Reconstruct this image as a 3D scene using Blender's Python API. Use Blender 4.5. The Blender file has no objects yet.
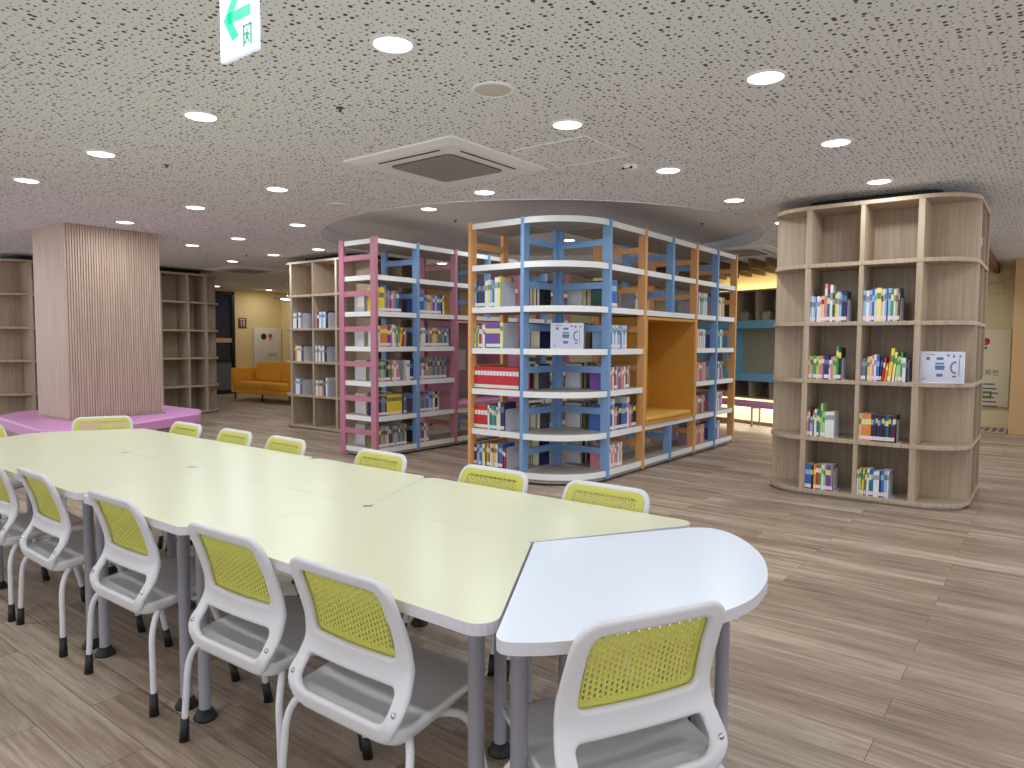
import bpy, bmesh, math, random
from mathutils import Vector, Matrix
random.seed(7)
scn = bpy.context.scene
COL = scn.collection

# ------------------------------------------------------------------ camera
FPX, PITCH, ROLL, YAW, CAMZ = 700.3, 3.431, 0.327, 37.64, 1.415
def camera():
    p, r, w = (math.radians(a) for a in (PITCH, ROLL, YAW))
    F = Vector((0, math.cos(p), -math.sin(p))); R = Vector((1, 0, 0)); U = R.cross(F)
    R2 = R*math.cos(r) + U*math.sin(r); U2 = -R*math.sin(r) + U*math.cos(r)
    Z = Matrix.Rotation(w, 3, 'Z')
    R2, U2, F = Z @ R2, Z @ U2, Z @ F
    cd = bpy.data.cameras.new('camera'); cd.sensor_width = 36; cd.lens = FPX/1024*36
    cd.clip_start = .05; cd.clip_end = 100
    o = bpy.data.objects.new('camera', cd); COL.objects.link(o)
    M = Matrix((R2, U2, -F)).transposed().to_4x4(); M.translation = (0, 0, CAMZ)
    o.matrix_world = M; scn.camera = o
camera()

# ------------------------------------------------------------------ world and exposure
wd = bpy.data.worlds.new('world'); scn.world = wd; wd.use_nodes = True
bg = wd.node_tree.nodes['Background']
bg.inputs[0].default_value = (.93, .96, 1.0, 1); bg.inputs[1].default_value = 1.5
vs = scn.view_settings
vs.view_transform = 'Standard'; vs.look = 'None'; vs.gamma = 1; vs.use_curve_mapping = False
vs.exposure = 0.21
LAMP_W = 6.3            # watts of each ceiling downlight
LAMP_COL = (.94, .985, 1.0)

# ------------------------------------------------------------------ materials
def lin(c):
    return tuple((x/255/12.92 if x/255 <= .04045 else ((x/255+.055)/1.055)**2.4) for x in c)
MATS = {}
def mat(name, rgb, rough=.5, metal=0, emit=0, spec=.5, vary=0, vscale=8):
    if name in MATS: return MATS[name]
    m = bpy.data.materials.new(name); m.use_nodes = True
    nt = m.node_tree; b = nt.nodes['Principled BSDF']
    c = (*lin(rgb), 1)
    b.inputs['Base Color'].default_value = c; b.inputs['Roughness'].default_value = rough
    b.inputs['Metallic'].default_value = metal; b.inputs['Specular IOR Level'].default_value = spec
    if emit:
        b.inputs['Emission Color'].default_value = c; b.inputs['Emission Strength'].default_value = emit
    if vary:
        tc = nt.nodes.new('ShaderNodeTexCoord'); n = nt.nodes.new('ShaderNodeTexNoise'); n.inputs['Scale'].default_value = vscale
        n.inputs['Detail'].default_value = 4
        mp = nt.nodes.new('ShaderNodeMapRange'); mp.inputs[3].default_value = 1-vary; mp.inputs[4].default_value = 1+vary
        mx = nt.nodes.new('ShaderNodeMix'); mx.data_type = 'RGBA'; mx.blend_type = 'MULTIPLY'; mx.inputs[0].default_value = 1
        nt.links.new(tc.outputs['Object'], n.inputs[0]); nt.links.new(n.outputs[0], mp.inputs[0])
        mx.inputs[6].default_value = c; nt.links.new(mp.outputs[0], mx.inputs[7]); nt.links.new(mx.outputs[2], b.inputs['Base Color'])
    MATS[name] = m; return m
def node(nt, t, **kw):
    n = nt.nodes.new(t)
    for k, v in kw.items(): setattr(n, k, v)
    return n
def wood(name, a, b_, rough=.5, scale=(40, 40, 1.5)):
    m = bpy.data.materials.new(name); m.use_nodes = True; nt = m.node_tree; b = nt.nodes['Principled BSDF']
    tc = node(nt, 'ShaderNodeTexCoord'); mp = node(nt, 'ShaderNodeMapping'); mp.inputs['Scale'].default_value = scale
    n = node(nt, 'ShaderNodeTexNoise'); n.inputs['Scale'].default_value = 1; n.inputs['Detail'].default_value = 5
    cr = node(nt, 'ShaderNodeValToRGB'); cr.color_ramp.elements[0].position = .3; cr.color_ramp.elements[1].position = .7
    cr.color_ramp.elements[0].color = (*lin(a), 1); cr.color_ramp.elements[1].color = (*lin(b_), 1)
    L = nt.links.new
    L(tc.outputs['Object'], mp.inputs[0]); L(mp.outputs[0], n.inputs[0]); L(n.outputs[0], cr.inputs[0]); L(cr.outputs[0], b.inputs['Base Color'])
    b.inputs['Roughness'].default_value = rough; b.inputs['Specular IOR Level'].default_value = .3
    return m
def floor_mat():
    m = bpy.data.materials.new('vinyl_planks'); m.use_nodes = True; nt = m.node_tree; b = nt.nodes['Principled BSDF']; L = nt.links.new
    tc = node(nt, 'ShaderNodeTexCoord')
    br = node(nt, 'ShaderNodeTexBrick'); br.offset = .37; br.inputs['Scale'].default_value = 1
    br.inputs['Brick Width'].default_value = 1.22; br.inputs['Row Height'].default_value = .182
    br.inputs['Mortar Size'].default_value = .0012; br.inputs['Mortar Smooth'].default_value = .1; br.inputs['Bias'].default_value = 0
    br.inputs['Color1'].default_value = (0, 0, 0, 1); br.inputs['Color2'].default_value = (1, 1, 1, 1); br.inputs['Mortar'].default_value = (.5, .5, .5, 1)
    L(tc.outputs['Object'], br.inputs[0])
    sc = node(nt, 'ShaderNodeVectorMath', operation='SCALE'); sc.inputs[3].default_value = 7
    L(br.outputs[0], sc.inputs[0])
    ad = node(nt, 'ShaderNodeVectorMath', operation='ADD'); L(tc.outputs['Object'], ad.inputs[0]); L(sc.outputs[0], ad.inputs[1])
    def noise(scale, detail, rough, dist=0):
        mp = node(nt, 'ShaderNodeMapping'); mp.inputs['Scale'].default_value = scale; L(ad.outputs[0], mp.inputs[0])
        n = node(nt, 'ShaderNodeTexNoise'); n.inputs['Scale'].default_value = 1; n.inputs['Detail'].default_value = detail
        n.inputs['Roughness'].default_value = rough; n.inputs['Distortion'].default_value = dist
        L(mp.outputs[0], n.inputs[0]); return n
    g = noise((2.0, 64, 1), 8, .75, .4); k = noise((.8, 8, 1), 5, .65, .8)
    mixn = node(nt, 'ShaderNodeMath', operation='ADD'); L(g.outputs[0], mixn.inputs[0]); L(k.outputs[0], mixn.inputs[1])
    hf = node(nt, 'ShaderNodeMath', operation='MULTIPLY'); hf.inputs[1].default_value = .5; L(mixn.outputs[0], hf.inputs[0])
    sp = node(nt, 'ShaderNodeMath', operation='MULTIPLY_ADD'); sp.inputs[1].default_value = .10; L(br.outputs[0], sp.inputs[0]); L(hf.outputs[0], sp.inputs[2])
    cr = node(nt, 'ShaderNodeValToRGB'); e = cr.color_ramp.elements
    e[0].position = .40; e[0].color = (*lin((111, 94, 80)), 1); e[1].position = .67; e[1].color = (*lin((194, 178, 161)), 1)
    x = e.new(.54); x.color = (*lin((157, 138, 120)), 1)
    L(sp.outputs[0], cr.inputs[0])
    mx = node(nt, 'ShaderNodeMix', data_type='RGBA'); L(br.outputs['Fac'], mx.inputs[0]); L(cr.outputs[0], mx.inputs[6]); mx.inputs[7].default_value = (*lin((80, 62, 50)), 1)
    L(mx.outputs[2], b.inputs['Base Color'])
    b.inputs['Roughness'].default_value = .42; b.inputs['Specular IOR Level'].default_value = .45
    return m
def ceiling_mat():
    m = bpy.data.materials.new('perforated_board'); m.use_nodes = True; nt = m.node_tree; b = nt.nodes['Principled BSDF']; L = nt.links.new
    tc = node(nt, 'ShaderNodeTexCoord')
    v = node(nt, 'ShaderNodeTexVoronoi', voronoi_dimensions='2D'); v.inputs['Scale'].default_value = 27.5; v.inputs['Randomness'].default_value = .62
    L(tc.outputs['Object'], v.inputs['Vector'])
    sp = node(nt, 'ShaderNodeSeparateColor'); L(v.outputs['Color'], sp.inputs[0])
    g1 = node(nt, 'ShaderNodeMath', operation='GREATER_THAN'); g1.inputs[1].default_value = .62; L(sp.outputs[0], g1.inputs[0])
    g2 = node(nt, 'ShaderNodeMath', operation='GREATER_THAN'); g2.inputs[1].default_value = .84; L(sp.outputs[0], g2.inputs[0])
    r1 = node(nt, 'ShaderNodeMath', operation='MULTIPLY_ADD'); L(g1.outputs[0], r1.inputs[0]); r1.inputs[1].default_value = .085; r1.inputs[2].default_value = .125
    r2 = node(nt, 'ShaderNodeMath', operation='MULTIPLY_ADD'); L(g2.outputs[0], r2.inputs[0]); r2.inputs[1].default_value = .09; L(r1.outputs[0], r2.inputs[2])
    d = node(nt, 'ShaderNodeMath', operation='SUBTRACT'); L(r2.outputs[0], d.inputs[0]); L(v.outputs['Distance'], d.inputs[1])
    mxm = node(nt, 'ShaderNodeMapRange'); mxm.inputs[1].default_value = 0; mxm.inputs[2].default_value = .03; L(d.outputs[0], mxm.inputs[0])
    mx = node(nt, 'ShaderNodeMix', data_type='RGBA'); L(mxm.outputs[0], mx.inputs[0])
    mx.inputs[6].default_value = (*lin((238, 240, 246)), 1); mx.inputs[7].default_value = (*lin((84, 74, 64)), 1)
    L(mx.outputs[2], b.inputs['Base Color']); b.inputs['Roughness'].default_value = .9; b.inputs['Specular IOR Level'].default_value = .1
    return m
OAK = wood('oak_laminate', (164, 146, 126), (188, 170, 149))
OAKD = wood('oak_shaded', (152, 135, 116), (174, 157, 137))  # darker oak copy; shade inside the cases is put into its colour
OAKP = wood('pinkish_oak', (176, 154, 140), (202, 180, 165))
FLOORM = floor_mat(); CEILM = ceiling_mat()
WHITE = mat('white_paint', (236, 238, 240), .45)
TAUPE = mat('taupe_laminate', (172, 162, 153), .5, vary=.06, vscale=12)
CEILW = mat('smooth_ceiling_paint', (244, 245, 248), .8)
LAMPE = mat('lamp_diffuser', (255, 252, 248), .5, emit=6)
BLACK = mat('black_plastic', (24, 24, 26), .5)
DARK = mat('slot_and_gap_shade', (40, 36, 34), .8)  # near-black for air slots and for shade painted into gaps
GREYLEG = mat('grey_metal', (168, 168, 182), .35, metal=.15)
PLINTH = mat('plinth_grey', (158, 154, 150), .45)
SHELL = mat('white_plastic', (214, 213, 218), .38)
SEATM = mat('seat_plastic', (206, 206, 206), .3)
LIME = mat('lime_mesh', (202, 200, 94), .5)
STEEL = mat('chrome', (200, 200, 205), .2, metal=1)
YTOP = mat('pale_yellow_laminate', (221, 222, 194), .28, spec=.4)
WTOP = mat('white_laminate', (226, 235, 250), .28, spec=.4)
EDGE = mat('edge_band', (206, 203, 212), .4)
BLUE = mat('blue_paint', (122, 160, 206), .45)
ORANGE = mat('orange_paint', (222, 164, 106), .45)
PINK = mat('pink_paint', (186, 122, 142), .45)
CUSH = mat('pink_vinyl', (214, 150, 204), .45)
MUSTARD = mat('mustard_panel', (206, 150, 62), .5)
MUSTSEAT = mat('mustard_cushion', (228, 180, 84), .6)
SOFAM = mat('amber_fabric', (240, 172, 52), .85, vary=.06, vscale=20)
BKEND = mat('bookend_steel', (206, 208, 222), .4)
PAPER = mat('page_paper', (232, 228, 216), .8)
LABELM = mat('label_tape', (236, 222, 228), .5)
LABELG = mat('label_tape_green', (216, 234, 222), .5)
CREAM = mat('cream_wall', (226, 198, 140), .8)
CREAM2 = mat('pale_cream_wall', (238, 222, 178), .7)
PANELW = mat('hydrant_panel', (214, 206, 188), .5)
GREEN = mat('exit_green', (24, 214, 140), .5, emit=.75)
SIGNW = mat('sign_acrylic', (226, 246, 250), .3, emit=.8)
SIGNE = mat('sign_edge', (214, 226, 255), .2, emit=.5)
REDM = mat('red_enamel', (196, 40, 40), .4)
BEAM = wood('beam_wood', (104, 76, 56), (134, 102, 76), scale=(30, 2, 30))
TANW = mat('tan_wall', (202, 164, 116), .6)
FRAME = mat('black_frame', (22, 22, 24), .35)
GLASSD = mat('night_glass', (26, 38, 58), .06, spec=.8)
AQUA = mat('aqua_paint', (122, 182, 212), .5)
INK = mat('ink_grey', (104, 108, 122), .6)
INKB = mat('ink_blue', (84, 110, 156), .6)
GRILLE = mat('ac_grille', (168, 164, 162), .6)
ACW = mat('ac_plastic', (240, 240, 242), .5)

# ------------------------------------------------------------------ mesh helpers
class MB:
    def __init__(s): s.v = []; s.f = []; s.m = []; s.sm = []
    def add(s, vs, fs, mi=0, smooth=False):
        o = len(s.v); s.v += [tuple(v) for v in vs]
        for f in fs: s.f.append([i+o for i in f]); s.m.append(mi); s.sm.append(smooth)
        return s
    def box(s, x0, x1, y0, y1, z0, z1, mi=0):
        v = [(x, y, z) for z in (z0, z1) for y in (y0, y1) for x in (x0, x1)]
        return s.add(v, [(0, 2, 3, 1), (4, 5, 7, 6), (0, 1, 5, 4), (2, 6, 7, 3), (0, 4, 6, 2), (1, 3, 7, 5)], mi)
    def rbox(s, x0, x1, y0, y1, z0, z1, r=.01, mi=0, seg=2):
        bm = bmesh.new(); bmesh.ops.create_cube(bm, size=1)
        for v in bm.verts:
            v.co = Vector(((x0+x1)/2+v.co.x*(x1-x0), (y0+y1)/2+v.co.y*(y1-y0), (z0+z1)/2+v.co.z*(z1-z0)))
        bmesh.ops.bevel(bm, geom=bm.edges[:], offset=r, segments=seg, affect='EDGES', profile=.5)
        bm.verts.index_update()
        s.add([v.co for v in bm.verts], [[v.index for v in f.verts] for f in bm.faces], mi, True); bm.free(); return s
    def slab(s, x0, x1, y0, y1, z0, z1):
        s.box(x0, x1, y0, y1, z0, z1); return s.box(x0+.012, x1-.012, y0+.012, y1-.012, z0-.0008, z1+.0008, 1)
    def prism(s, pts, z0, z1, mi=0, mside=None, ch=0):
        """vertical prism over a plan polygon (counter-clockwise)"""
        a = sum(p[0]*q[1]-q[0]*p[1] for p, q in zip(pts, pts[1:]+pts[:1]))
        if a < 0: pts = pts[::-1]
        n = len(pts); ms = mi if mside is None else mside
        if ch:
            ins = inset(pts, ch)
            rings = [(ins, z0), (pts, z0+ch), (pts, z1-ch), (ins, z1)]
        else: rings = [(pts, z0), (pts, z1)]
        v = [(x, y, z) for P, z in rings for x, y in P]
        s.add(v, [list(range(n))[::-1]], ms)
        o = len(s.v)-len(v)
        s.f.append([o+(len(rings)-1)*n+i for i in range(n)]); s.m.append(mi); s.sm.append(False)
        for k in range(len(rings)-1):
            for i in range(n):
                j = (i+1) % n
                s.f.append([o+k*n+i, o+k*n+j, o+(k+1)*n+j, o+(k+1)*n+i]); s.m.append(ms); s.sm.append(False)
        return s
    def tube(s, pts, r, seg=10, mi=0, caps=True):
        pts = [Vector(p) for p in pts]; n = len(pts)
        rs = r if isinstance(r, (list, tuple)) else [r]*n
        rings = []; ref = None
        for i, p in enumerate(pts):
            t = (pts[min(i+1, n-1)]-pts[max(i-1, 0)]).normalized()
            if ref is None: ref = t.orthogonal().normalized()
            ref = (ref-t*ref.dot(t)).normalized(); b = t.cross(ref)
            rings.append([p+(ref*math.cos(2*math.pi*k/seg)+b*math.sin(2*math.pi*k/seg))*rs[i] for k in range(seg)])
        v = [q for R in rings for q in R]
        f = [[i*seg+k, i*seg+(k+1) % seg, (i+1)*seg+(k+1) % seg, (i+1)*seg+k] for i in range(n-1) for k in range(seg)]
        s.add(v, f, mi, True)
        if caps:
            o = len(s.v)-len(v)
            s.f.append([o+k for k in range(seg)][::-1]); s.m.append(mi); s.sm.append(False)
            s.f.append([o+(n-1)*seg+k for k in range(seg)]); s.m.append(mi); s.sm.append(False)
        return s
    def lathe(s, prof, c=(0, 0, 0), seg=24, mi=0):
        v = [(c[0]+r*math.cos(2*math.pi*k/seg), c[1]+r*math.sin(2*math.pi*k/seg), c[2]+z) for r, z in prof for k in range(seg)]
        f = [[i*seg+k, i*seg+(k+1) % seg, (i+1)*seg+(k+1) % seg, (i+1)*seg+k] for i in range(len(prof)-1) for k in range(seg)]
        return s.add(v, f, mi, True)
    def xf(s, M):
        s.v = [tuple(M @ Vector(v)) for v in s.v]; return s
    def build(s, name, mats, parent=None, loc=None, rz=0):
        me = bpy.data.meshes.new(name); me.from_pydata(s.v, [], s.f)
        for m in (mats if isinstance(mats, (list, tuple)) else [mats]): me.materials.append(m)
        me.polygons.foreach_set('material_index', s.m); me.polygons.foreach_set('use_smooth', s.sm)
        me.update()
        bm = bmesh.new(); bm.from_mesh(me); bmesh.ops.recalc_face_normals(bm, faces=bm.faces[:]); bm.to_mesh(me); bm.free()
        o = bpy.data.objects.new(name, me); COL.objects.link(o)
        if parent: o.parent = parent
        if loc: o.location = loc
        if rz: o.rotation_euler = (0, 0, rz)
        return o
def inset(pts, d):
    n = len(pts); out = []
    for i in range(n):
        p0, p, p1 = Vector(pts[i-1]), Vector(pts[i]), Vector(pts[(i+1) % n])
        a = (p-p0).normalized(); b = (p1-p).normalized()
        na = Vector((-a.y, a.x)); nb = Vector((-b.y, b.x)); m = (na+nb)
        m = m/max(.3, m.dot(na)) if m.length > 1e-6 else na
        out.append(tuple(p+m*d))
    return out
def rounded(pts, radii, seg=6):
    n = len(pts); out = []
    for i in range(n):
        r = radii[i] if isinstance(radii, (list, tuple)) else radii
        p0, p, p1 = Vector(pts[i-1]), Vector(pts[i]), Vector(pts[(i+1) % n])
        if r <= 0: out.append(tuple(p)); continue
        a = (p0-p).normalized(); b = (p1-p).normalized(); h = a.angle(b)/2
        t = min(r/math.tan(h), (p0-p).length*.49, (p1-p).length*.49); r2 = t*math.tan(h)
        c = p+(a+b).normalized()*(r2/math.sin(h))
        s, e = p+a*t-c, p+b*t-c
        ang0 = math.atan2(s.y, s.x); d = math.atan2(e.y, e.x)-ang0
        while d > math.pi: d -= 2*math.pi
        while d < -math.pi: d += 2*math.pi
        for k in range(seg+1):
            q = ang0+d*k/seg; out.append((c.x+r2*math.cos(q), c.y+r2*math.sin(q)))
    return out
LABELS = {}
def tag(o, label, cat, group=None, kind=None):
    assert 4 <= len(label.split()) <= 16, (label, len(label.split()))
    o['label'] = label; o['category'] = cat
    if group: o['group'] = group
    if kind: o['kind'] = kind
    return o
def thing(name, label, cat, loc=(0, 0, 0), rz=0, group=None):
    o = bpy.data.objects.new(name, None); COL.objects.link(o); o.location = loc; o.rotation_euler = (0, 0, rz)
    o.empty_display_size = .1
    return tag(o, label, cat, group)
def dup(root, loc, rz, label, group=None):
    def cp(o, par):
        c = o.copy(); COL.objects.link(c)
        if par: c.parent = par
        for ch in o.children: cp(ch, c)
        return c
    r = cp(root, None); r.location = loc; r.rotation_euler = (0, 0, rz); r['label'] = label
    assert 4 <= len(label.split()) <= 16, label
    if group: r['group'] = group
    return r
def struct(name, mb, m, label=None):
    o = mb.build(name, m); o['kind'] = 'structure'; return o
def text_mb(txt, size, M, mi=0):
    """lettering as flat mesh put in place by the matrix M (text lies in its local XY plane)"""
    cu = bpy.data.curves.new('lettering', 'FONT'); cu.body = txt; cu.size = size; cu.extrude = .001; cu.align_x = 'CENTER'
    o = bpy.data.objects.new('lettering', cu); COL.objects.link(o)
    dg = bpy.context.evaluated_depsgraph_get(); dg.update()
    me = bpy.data.meshes.new_from_object(o.evaluated_get(dg))
    mb = MB(); mb.add([M @ v.co for v in me.vertices], [list(p.vertices) for p in me.polygons], mi)
    bpy.data.objects.remove(o); bpy.data.curves.remove(cu); bpy.data.meshes.remove(me)
    return mb
ORD = ['first', 'second', 'third', 'fourth', 'fifth', 'sixth', 'seventh', 'eighth', 'ninth', 'tenth', 'eleventh', 'twelfth', 'thirteenth',
       'fourteenth', 'fifteenth', 'sixteenth', 'seventeenth', 'eighteenth', 'nineteenth', 'twentieth']
CZ = 2.765      # ceiling height

# ------------------------------------------------------------------ room shell
DISC_C, DISC_R, DISC_Z = (-5.56, 7.81), 2.87, CZ+.17
struct('floor', MB().box(-19, 6, -5, 16, -.05, 0), FLOORM)
def make_ceiling():
    mb = MB(); n = 96
    ring = [(DISC_C[0]+DISC_R*math.cos(2*math.pi*k/n), DISC_C[1]+DISC_R*math.sin(2*math.pi*k/n)) for k in range(n)]
    S = 3.2
    sq = []
    for k in range(n):
        a = 2*math.pi*k/n; c, s_ = math.cos(a), math.sin(a); q = S/max(abs(c), abs(s_)); sq.append((DISC_C[0]+q*c, DISC_C[1]+q*s_))
    v = [(x, y, CZ) for x, y in ring]+[(x, y, CZ) for x, y in sq]
    mb.add(v, [[k, (k+1) % n, n+(k+1) % n, n+k] for k in range(n)])
    x0, x1, y0, y1 = DISC_C[0]-S, DISC_C[0]+S, DISC_C[1]-S, DISC_C[1]+S
    for a, b, c, d in ((-19, 6, -5, y0), (-19, 6, y1, 16), (-19, x0, y0, y1), (x1, 6, y0, y1)):
        mb.add([(a, c, CZ), (b, c, CZ), (b, d, CZ), (a, d, CZ)], [(0, 1, 2, 3)])
    struct('ceiling', mb, CEILM)
    r = MB(); prof = [(DISC_R+.012, CZ-.004), (DISC_R-.012, CZ-.004), (DISC_R-.012, CZ+.01), (DISC_R-.004, CZ+.012), (DISC_R-.004, DISC_Z)]
    r.lathe([(a, b) for a, b in prof], (DISC_C[0], DISC_C[1], 0), 96)
    r.add([(DISC_C[0]+(DISC_R)*math.cos(2*math.pi*k/n), DISC_C[1]+(DISC_R)*math.sin(2*math.pi*k/n), DISC_Z) for k in range(n)], [list(range(n))])
    struct('ceiling_recess', r, CEILW)
make_ceiling()
LW = -17.3
struct('wall_left', MB().box(LW-.15, LW, 10.3, 11.72, 0, CZ).box(LW-.15, LW, 4.5, 9.0, 0, CZ).box(LW-.15, LW, 9.0, 10.3, 2.7, CZ), CREAM)
struct('wall_jog', MB().box(LW, -12, 11.72, 11.87, 0, CZ).box(-12.15, -12, 11.87, 14.5, 0, CZ), CREAM)
struct('wall_back', MB().box(-12, -.515, 14.5, 14.65, 0, CZ), CREAM2)
struct('wall_right', MB().box(-.515, 3, 13.6, 14.65, 0, CZ), TANW)
struct('baseboard_left', MB().box(LW, LW+.012, 10.32, 11.7, 0, .08), mat('skirting', (180, 160, 120), .6))
def make_door():
    d = bpy.data.objects.new('door_1', None); COL.objects.link(d); d['kind'] = 'structure'; d.location = (LW, 9.0, 0)
    f = MB()
    for y in (0, .6, 1.22): f.box(-.09, .03, y, y+.08, 0, 2.7)
    f.box(-.09, .03, 0, 1.3, 2.62, 2.7).box(-.09, .03, 0, 1.3, 0, .1).box(-.09, .03, 0, 1.3, .85, .92)
    f.build('frame', FRAME, d)
    MB().box(-.05, -.03, .08, 1.22, .1, 2.62).build('pane', GLASSD, d)
    MB().box(-.02, .01, .05, 1.25, 1.36, 1.47).build('push_bar', mat('bar_wood', (190, 150, 110), .5), d)
    MB().box(-.028, .005, .7, 1.2, .1, .84).build('kick_panel', mat('kick', (96, 104, 112), .4), d)
make_door()

# ------------------------------------------------------------------ ceiling fittings
def make_downlight():
    t = thing('downlight', 'round white recessed ceiling downlight', 'ceiling light')
    MB().lathe([(.105, 0), (.103, -.006), (.09, -.010), (.086, -.004), (.086, 0)], seg=28).build('trim_ring', WHITE, t)
    MB().lathe([(.086, -.004), (.07, -.010), (.04, -.013), (.0001, -.014)], seg=28).build('diffuser', LAMPE, t)
    ld = bpy.data.lights.new('downlight_lamp', 'AREA'); ld.shape = 'DISK'; ld.size = .15; ld.energy = LAMP_W; ld.color = LAMP_COL
    lo = bpy.data.objects.new('downlight_lamp', ld); COL.objects.link(lo); lo.parent = t; lo.location = (0, 0, -.018)
    return t
DL = [(-2.43, 2.25, 'nearest the left-pointing exit sign'), (-1.21, 3.66, 'nearest the camera on the right side'), (-2.44, 3.71, 'beside the square access hatch'),
      (-1.21, 5.11, 'second in the right row, before the pillar bookcase'), (-1.2, 6.53, 'close in front of the right pillar bookcase top'), (-2.44, 5.15, 'beside the small white ceiling sensor'),
      (-2.44, 6.58, 'left of the pillar bookcase, right of the ceiling recess'), (-4.12, 2.26, 'directly left of the first light by the exit sign'), (-5.53, 2.27, 'above the middle of the long table, far left'),
      (-6.96, 2.26, 'at the far left edge of the ceiling'), (-5.53, 3.73, 'behind the second left light, toward the recess'), (-4.12, 4.92, 'just behind the air conditioner, before the recess'),
      (-6.96, 3.74, 'right of the slatted column, nearer one'), (-8.49, 3.72, 'directly above the front of the slatted column'), (-7.02, 5.0, 'left of the round speaker, by the recess rim'),
      (-8.6, 5.2, 'middle of the three behind the slatted column'), (-9.75, 5.18, 'right beside the slatted column top, farther one'), (-11.13, 6.61, 'in front of the far air conditioner at left'),
      (-9.76, 6.5, 'above the left corner of the narrow bookcase'), (-8.63, 6.5, 'above the narrow bookcase beside the pink shelves'), (-16.56, 9.4, 'above the black glass door'),
      (-16.6, 10.9, 'above the cream wall behind the yellow sofa'), (-2.44, 8.1, 'peeking out left of the pillar bookcase top'), (-8.4, 8.9, 'behind the pink shelves, seen through their top'), (-8.76, 8.25, 'seen through the top bay of the pink shelving, beside its blue post')]
dl0 = make_downlight(); first = True
for x, y, d in DL:
    lab = 'round ceiling downlight ' + d
    if first: dl0.location = (x, y, CZ); dl0['label'] = lab; first = False; tag(dl0, lab, 'ceiling light', 'ceiling downlights')
    else: dup(dl0, (x, y, CZ), 0, lab, 'ceiling downlights')
for x, y, d in ((-5.73, 5.85, 'inside the round recess at its left front'), (-5.77, 8.85, 'inside the recess, seen through right shelf corner'), (-5.86, 7.47, 'inside the recess, left of the blue corner post')):
    dup(dl0, (x, y, DISC_Z), 0, 'round downlight '+d, 'ceiling downlights')
ADDED_DL = [(-1.2, .8), (-2.43, .75), (-4.12, .75), (-5.53, .75), (.2, 2.2), (.2, .8), (-1.2, -.7), (.3, 5.1), (.3, 6.5), (.3, 8.2), (.3, 10.0),
       (-12.3, 2.3), (-11, .8), (-14.5, 6.6), (-10, 12.5), (-.9, 12.6), (-12.3, 5.2), (-11.1, 5.0), (-12.3, 9.2), (-12, 10.5), (-2.5, 11.3), (-2.4, 10.5), (-2.3, 9.5), (-2.35, 12.2), (-2.0, 10.8), (-1.6, 9.6), (-1.2, 12), (-8.5, 2.26), (-10, 2.26)]  # unseen downlights added for the light they give
for x, y in ADDED_DL:
    dup(dl0, (x, y, CZ), 0, 'added round ceiling downlight out of view, put in for light', 'added downlights out of view')
def make_ac(loc, label, s=1.1):
    t = thing('ceiling_air_conditioner', label, 'air conditioner', loc, 0, None)
    h = s/2
    p = MB(); sq = lambda a, z: [(-a, -a, z), (a, -a, z), (a, a, z), (-a, a, z)]
    v = sq(h, 0)+sq(h, -.012)+sq(h*.86, -.03)
    f = [[i, (i+1) % 4, 4+(i+1) % 4, 4+i] for i in range(4)]+[[4+i, 4+(i+1) % 4, 8+(i+1) % 4, 8+i] for i in range(4)]+[[8, 9, 10, 11]]
    p.add(v, f); p.build('panel', ACW, t)
    for k in (0, 1):
        a = MB().box(-h*.56, h*.56, -h*.765, -h*.735, -.0335, -.029); a.xf(Matrix.Rotation(k*math.pi/2, 4, 'Z')); a.build('air_slot', DARK, t)
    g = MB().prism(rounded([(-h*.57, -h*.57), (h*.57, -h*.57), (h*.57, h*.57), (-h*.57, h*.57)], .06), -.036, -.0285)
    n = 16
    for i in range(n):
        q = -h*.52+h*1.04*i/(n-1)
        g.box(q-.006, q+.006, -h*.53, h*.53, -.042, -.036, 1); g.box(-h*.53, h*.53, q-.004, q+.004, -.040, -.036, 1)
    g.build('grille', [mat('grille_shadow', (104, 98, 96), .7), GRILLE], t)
make_ac((-3.72, 4.0, CZ), 'square white ceiling cassette air conditioner with grey grille above the table')
make_ac((-12.3, 7.6, CZ), 'ceiling air conditioner far left behind the slatted column')
make_ac((-3.7, 10.3, CZ), 'ceiling air conditioner at back between striped shelves and pillar bookcase')
hm = MB()
for a, b, c, d in ((-.3, .3, -.3, -.292), (-.3, .3, .292, .3), (-.3, -.292, -.292, .292), (.292, .3, -.292, .292)): hm.box(a, b, c, d, -.006, 0)
h_ = thing('access_hatch', 'square flush ceiling access hatch beside the air conditioner', 'hatch', (-2.78, 4.28, CZ))
hm.build('frame', ACW, h_); MB().box(-.288, .288, -.288, .288, -.002, .0).build('lid', CEILM, h_)
def speaker(x, y, lab):
    t = thing('ceiling_speaker', lab, 'speaker', (x, y, CZ))
    MB().lathe([(.115, 0), (.113, -.008), (.1, -.011), (.097, -.006)], seg=28).build('rim', ACW, t)
    MB().lathe([(.098, -.006), (.05, -.009), (.0001, -.01)], seg=28).build('grille', mat('spk_grille', (214, 210, 206), .7), t)
speaker(-2.43, 2.97, 'round grey ceiling speaker near the middle light')
speaker(-5.69, 4.53, 'round ceiling speaker left of the air conditioner near recess rim')
t = thing('ceiling_sensor', 'small white ceiling sensor beside a downlight', 'sensor', (-2.62, 4.86, CZ))
MB().lathe([(.06, 0), (.058, -.02), (.045, -.03), (.0001, -.032)], seg=20).build('body', WHITE, t)
for k in (-1, 0, 1): MB().box(-.012+k*.03, .012+k*.03, -.05, -.038, -.03, -.014).build('lens', BLACK, t)
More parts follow.
